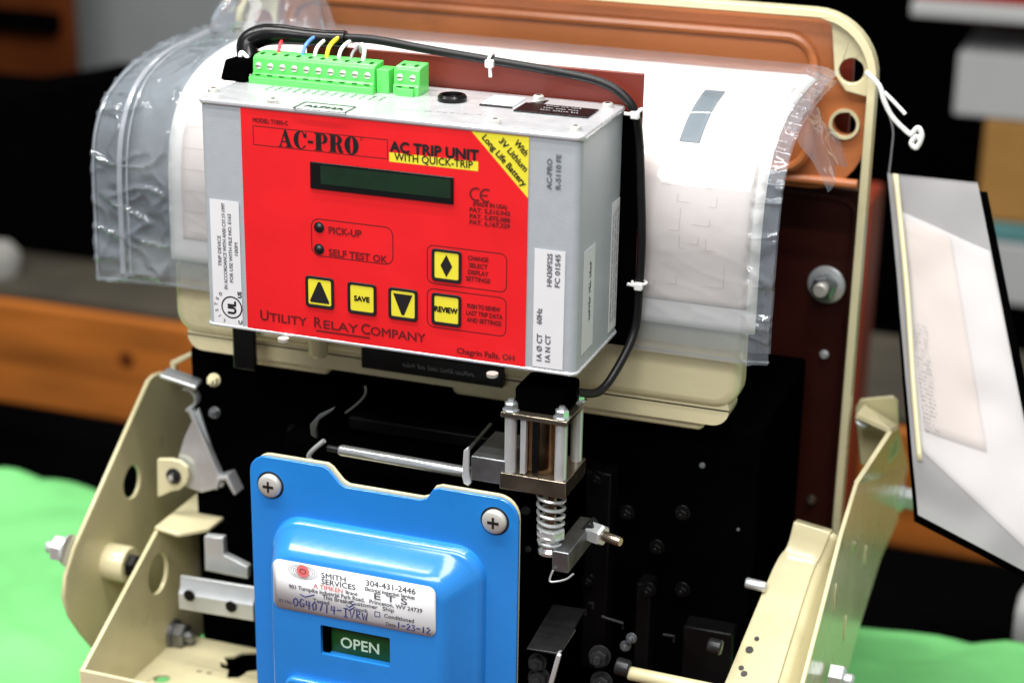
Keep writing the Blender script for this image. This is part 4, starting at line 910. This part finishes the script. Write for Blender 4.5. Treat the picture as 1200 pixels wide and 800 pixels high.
# ------------------------------------------------------------------ hanging sleeve with papers
HS = thing('document_sleeve', tuple(at(1080, 600, y=.22)), 'translucent sleeve of folded papers with black backing hung from the frame corner', 'document sleeve')
def hp(px, py, y): return at(px, py, y=y)
tl, tr, br, bl_ = hp(1041, 206, .30), hp(1146, 216, .30), hp(1240, 690, .19), hp(1076, 603, .19)
def bil(a, b, c, d, off=0, amp=.0, k=5):
    nr = (b-a).cross(d-a).normalized()
    if nr.y > 0: nr = -nr
    def fn(u, v):
        p = a.lerp(b, u).lerp(d.lerp(c, u), v)
        return p+nr*(off+.007*mnoise.noise(p*11)+.0025*mnoise.noise(p*31))
    return fn
b0 = bil(hp(1044, 150, .305), hp(1150, 140, .305), hp(1245, 760, .20), hp(1071, 612, .20), -.006, .001)
bk_ = bil(tl+Vector((-.001, 0, -.004)), tr+Vector((.006, 0, -.003)), br+Vector((.008, 0, -.007)), bl_+Vector((-.003, 0, -.004)), -.006, .001)
MB().grid(bk_, 12, 20).build('backing_board', 'black', HS, solid=.004)
MB().grid(bil(tl, tr, br, bl_, .0, .003), 20, 30).build('rear_film', 'sleeve', HS)
def inp(u, v): return tl.lerp(tr, u).lerp(bl_.lerp(br, u), v)
MB().grid(bil(inp(.06, .10), inp(.985, .17), inp(.99, .97), inp(.06, .80), .0016, .004, 3), 20, 30).build('paper_sheet', 'sleevepaper', HS, solid=.0008)
MB().grid(bil(inp(.12, .13), inp(.60, .155), inp(.62, .72), inp(.12, .74), .0030, .003, 3), 12, 20).build('paper_sheet', 'sleevetan', HS, solid=.0005)
MB().grid(bil(tl, tr, br, bl_, .0058, .004, 4), 24, 36).build('front_film', 'sleeve', HS)
st_ = [inp(.10, .0)+Vector((0, -.009, .004)), inp(.11, .3)+Vector((0, -.009, 0)), inp(.08, .6)+Vector((0, -.009, 0)), inp(.07, .82)+Vector((0, -.008, 0))]
s_ = spline(st_, 6); NS = len(s_)-1
MB().grid(lambda u, v: s_[round(v*NS)]+Vector((-.0018+.0036*u, 0, 0)), 1, NS).build('spine_strip', 'cream', HS, solid=.0012)
mk = MB()
for k in range(26):
    row = .42+.012*k
    q = inp(.14, row); 
    for j in range(8):
        a_ = inp(.13+.016*j, row)+Vector((0, -.0068, 0)); b_ = inp(.138+.016*j+rnd.uniform(0, .004), row)+Vector((0, -.0068, 0))
        if rnd.random() < .7: mk.tube([a_, b_], .0004, 4)
mk.build('fine_print', 'paleink', HS)
# twist tie
tw = thing('twist_tie', tuple(at(1040, 125, y=YF-.01)), 'white string tie knotted through the hole in the frame corner', 'string tie')
yt = YF-.018
MB().tube(spline([at(*q, y=yt) for q in ((1014, 84), (1030, 100), (1036, 118), (1045, 136), (1060, 152), (1070, 160))], 6), .0017, 8, flat=.6).build('strand', 'nylon', tw)
MB().tube(spline([at(*q, y=yt-.004) for q in ((1036, 108), (1048, 120), (1061, 134))], 5), .0013, 8, flat=.6).build('strand', 'nylon', tw)
MB().tube(spline([at(*q, y=yt-.003) for q in ((1068, 158), (1076, 150), (1080, 160), (1074, 173), (1068, 168), (1074, 160), (1079, 166))], 6), .0018, 8).build('knot', 'nylon', tw)
MB().tube(spline([at(*q, y=.30) for q in ((1036, 118), (1046, 150), (1045, 175), (1041, 208))], 5), .0006, 6).build('cord', 'wire_grey', tw)

# ------------------------------------------------------------------ things behind, out of focus
def bgbox(name, pa, pb, y, depth, m, label, cat, bevel=.004, group=None):
    a_, b_ = at(*pa, y=y), at(*pb, y=y)
    o = MB().box(min(a_.x, b_.x), max(a_.x, b_.x), y, y+depth, min(a_.z, b_.z), max(a_.z, b_.z)).build(name, m, bevel=bevel)
    return tag(o, label, cat, group)
yB = 1.15
zb0, zb1 = at(100, 488, y=yB).z, at(100, 366, y=yB).z
PAL = thing('timber_stand', (0, yB, -.8), 'rough orange timber stand with a heavy beam behind the bench', 'timber stand')
MB().box(-2.2, 1.6, yB, yB+.14, zb0, zb1).build('beam', 'wood', PAL, bevel=.006)
zz = at(100, 330, y=yB+.14).z
MB().box(-2.2, 1.6, yB+.01, yB+.30, zb1+.001, zb1+.012).build('deck', 'olivetop', PAL, bevel=.002)
for lx in (-2.0, 1.4): MB().box(lx-.06, lx+.06, yB+.145, yB+.26, -.8, zb1-.001).build('post', 'wood_dark', PAL, bevel=.004)
for px, py, s_ in ((148, 422, .012),):
    p = at(px, py, y=yB-.0005); MB().lathe(p, (0, -1, 0), [(0, s_), (.0006, s_*.8)], 20).build('knot', 'wood_dark', PAL)
ztd = zb1+.012
# black chair back / cabinet silhouette
a_ = at(125, 95, y=1.32); b_ = at(-40, 120, y=1.32)
prof_ = [(-2.0, ztd), (a_.x-.02, ztd), (at(105, 300, y=1.32).x, at(105, 250, y=1.32).z), (a_.x, a_.z), (a_.x-.04, a_.z+.002), (at(60, 95, y=1.32).x, at(60, 98, y=1.32).z), (at(0, 107, y=1.32).x, at(0, 107, y=1.32).z), (-2.0, at(-40, 112, y=1.32).z)]
o = MB().prism([(u, 1.32, v) for u, v in prof_], (0, .12, 0)).build('tool_case', 'black', bevel=.01, seg=3); tag(o, 'large black soft case standing on the timber deck', 'case')
p = at(14, 335, y=1.25)
o = MB().lathe((p.x, 1.22, ztd), (0, 0, 1), [(0, .03), (.03, .034), (.045, .022), (.05, .004)], 20).build('cloth_wad', 'rag', smooth=60); tag(o, 'pale crumpled rag lying on the timber deck', 'rag')
# rear wall and cabinets
o = MB().box(-6, 7, 3.6, 3.7, -.8, 3).build('wall', 'black'); o['kind'] = 'structure'
o = bgbox('grey_cabinet', (83, 200), (500, -160), 2.3, .4, 'greywall', 'plain light grey steel cabinet behind the bagged drawings', 'cabinet')
o = bgbox('dark_cabinet', (-200, 300), (72, -160), 2.1, .02, 'wood_dark', 'dark brown wooden cabinet with a yellow edge strip', 'cabinet')
a_ = at(76, 300, y=2.09); MB().box(a_.x-.001, a_.x+.008, 2.101, 2.119, a_.z, at(76, -160, y=2.09).z).build('edge_strip', 'yellowpaint', o)
a_ = at(20, 32, y=2.095); MB().box(-2.2, at(70, 20, y=2.095).x, 2.06, 2.099, at(30, 32, y=2.095).z, at(30, 12, y=2.095).z).build('shelf_rail', 'black', o)
# shelf at the other side
yS = 1.9
SH = thing('storage_rack', (1.2, yS, -.8), 'red steel storage rack with grey edged shelves far behind', 'storage rack')
def zat(px, py, y): return at(px, py, y=y).z
MB().box(.15, 3, yS, yS+.5, zat(1100, 22, yS), zat(1100, 4, yS)).build('shelf', 'offwhite', SH, bevel=.003)
MB().box(.15, 3, yS+.02, yS+.5, zat(1100, 4, yS)+.001, zat(1100, -40, yS)).build('shelf_beam', 'redsteel', SH, bevel=.003)
MB().box(.2, 3, yS+.25, yS+.30, zat(1100, 60, yS), zat(1100, 24, yS)).build('shelf_beam', 'redsteel', SH, bevel=.003)
zsh = zat(1180, 365, yS)
MB().box(.5, 3, yS-.02, yS+.5, zsh-.05, zsh).build('shelf', 'black', SH, bevel=.003)
for px in (2.9,): MB().box(px, px+.06, yS+.1, yS+.16, -.8, zat(1100, -40, yS)).build('upright', 'redsteel', SH)
MB().box(1.15, 1.21, yS+.41, yS+.47, -.8, zat(1100, -40, yS)).build('upright', 'redsteel', SH)
o = MB().box(at(1148, 300, y=yS+.05).x, 2.0, yS+.03, yS+.4, zsh+.001, zat(1180, 285, yS+.03)).build('white_box', 'offwhite', bevel=.004); tag(o, 'flat white carton at the bottom of the shelf stack', 'box')
o = MB().box(at(1150, 300, y=yS+.05).x, 2.0, yS+.03, yS+.4, zat(1180, 284, yS+.03), zat(1180, 262, yS+.03)).build('teal_box', 'teal', bevel=.004); tag(o, 'thin teal carton between white and brown boxes', 'box')
o = MB().box(at(1140, 300, y=yS+.05).x, 2.0, yS+.03, yS+.4, zat(1180, 261, yS+.03), zat(1180, 142, yS+.03)).build('cardboard_box', 'cardboard', bevel=.004); tag(o, 'brown cardboard box on the storage rack', 'box')
o = MB().box(at(1102, 300, y=yS+.05).x, 2.0, yS+.03, yS+.4, zat(1180, 141, yS+.03), zat(1180, 66, yS+.03)).build('white_box', 'offwhite', bevel=.004); tag(o, 'large pale carton on top of the brown cardboard box', 'box')
# orange cabinet behind the frame, black crate on the bench edge
o = bgbox('orange_cabinet', (960, 700), (1022, 235), 1.0, .08, 'orange', 'narrow rust orange machine panel behind the breaker frame', 'panel')
o = bgbox('white_bottle', (1182, 772), (1230, 712), .62, .06, 'offwhite', 'white container at the cloth edge beside the hanging sleeve', 'container', bevel=.015)
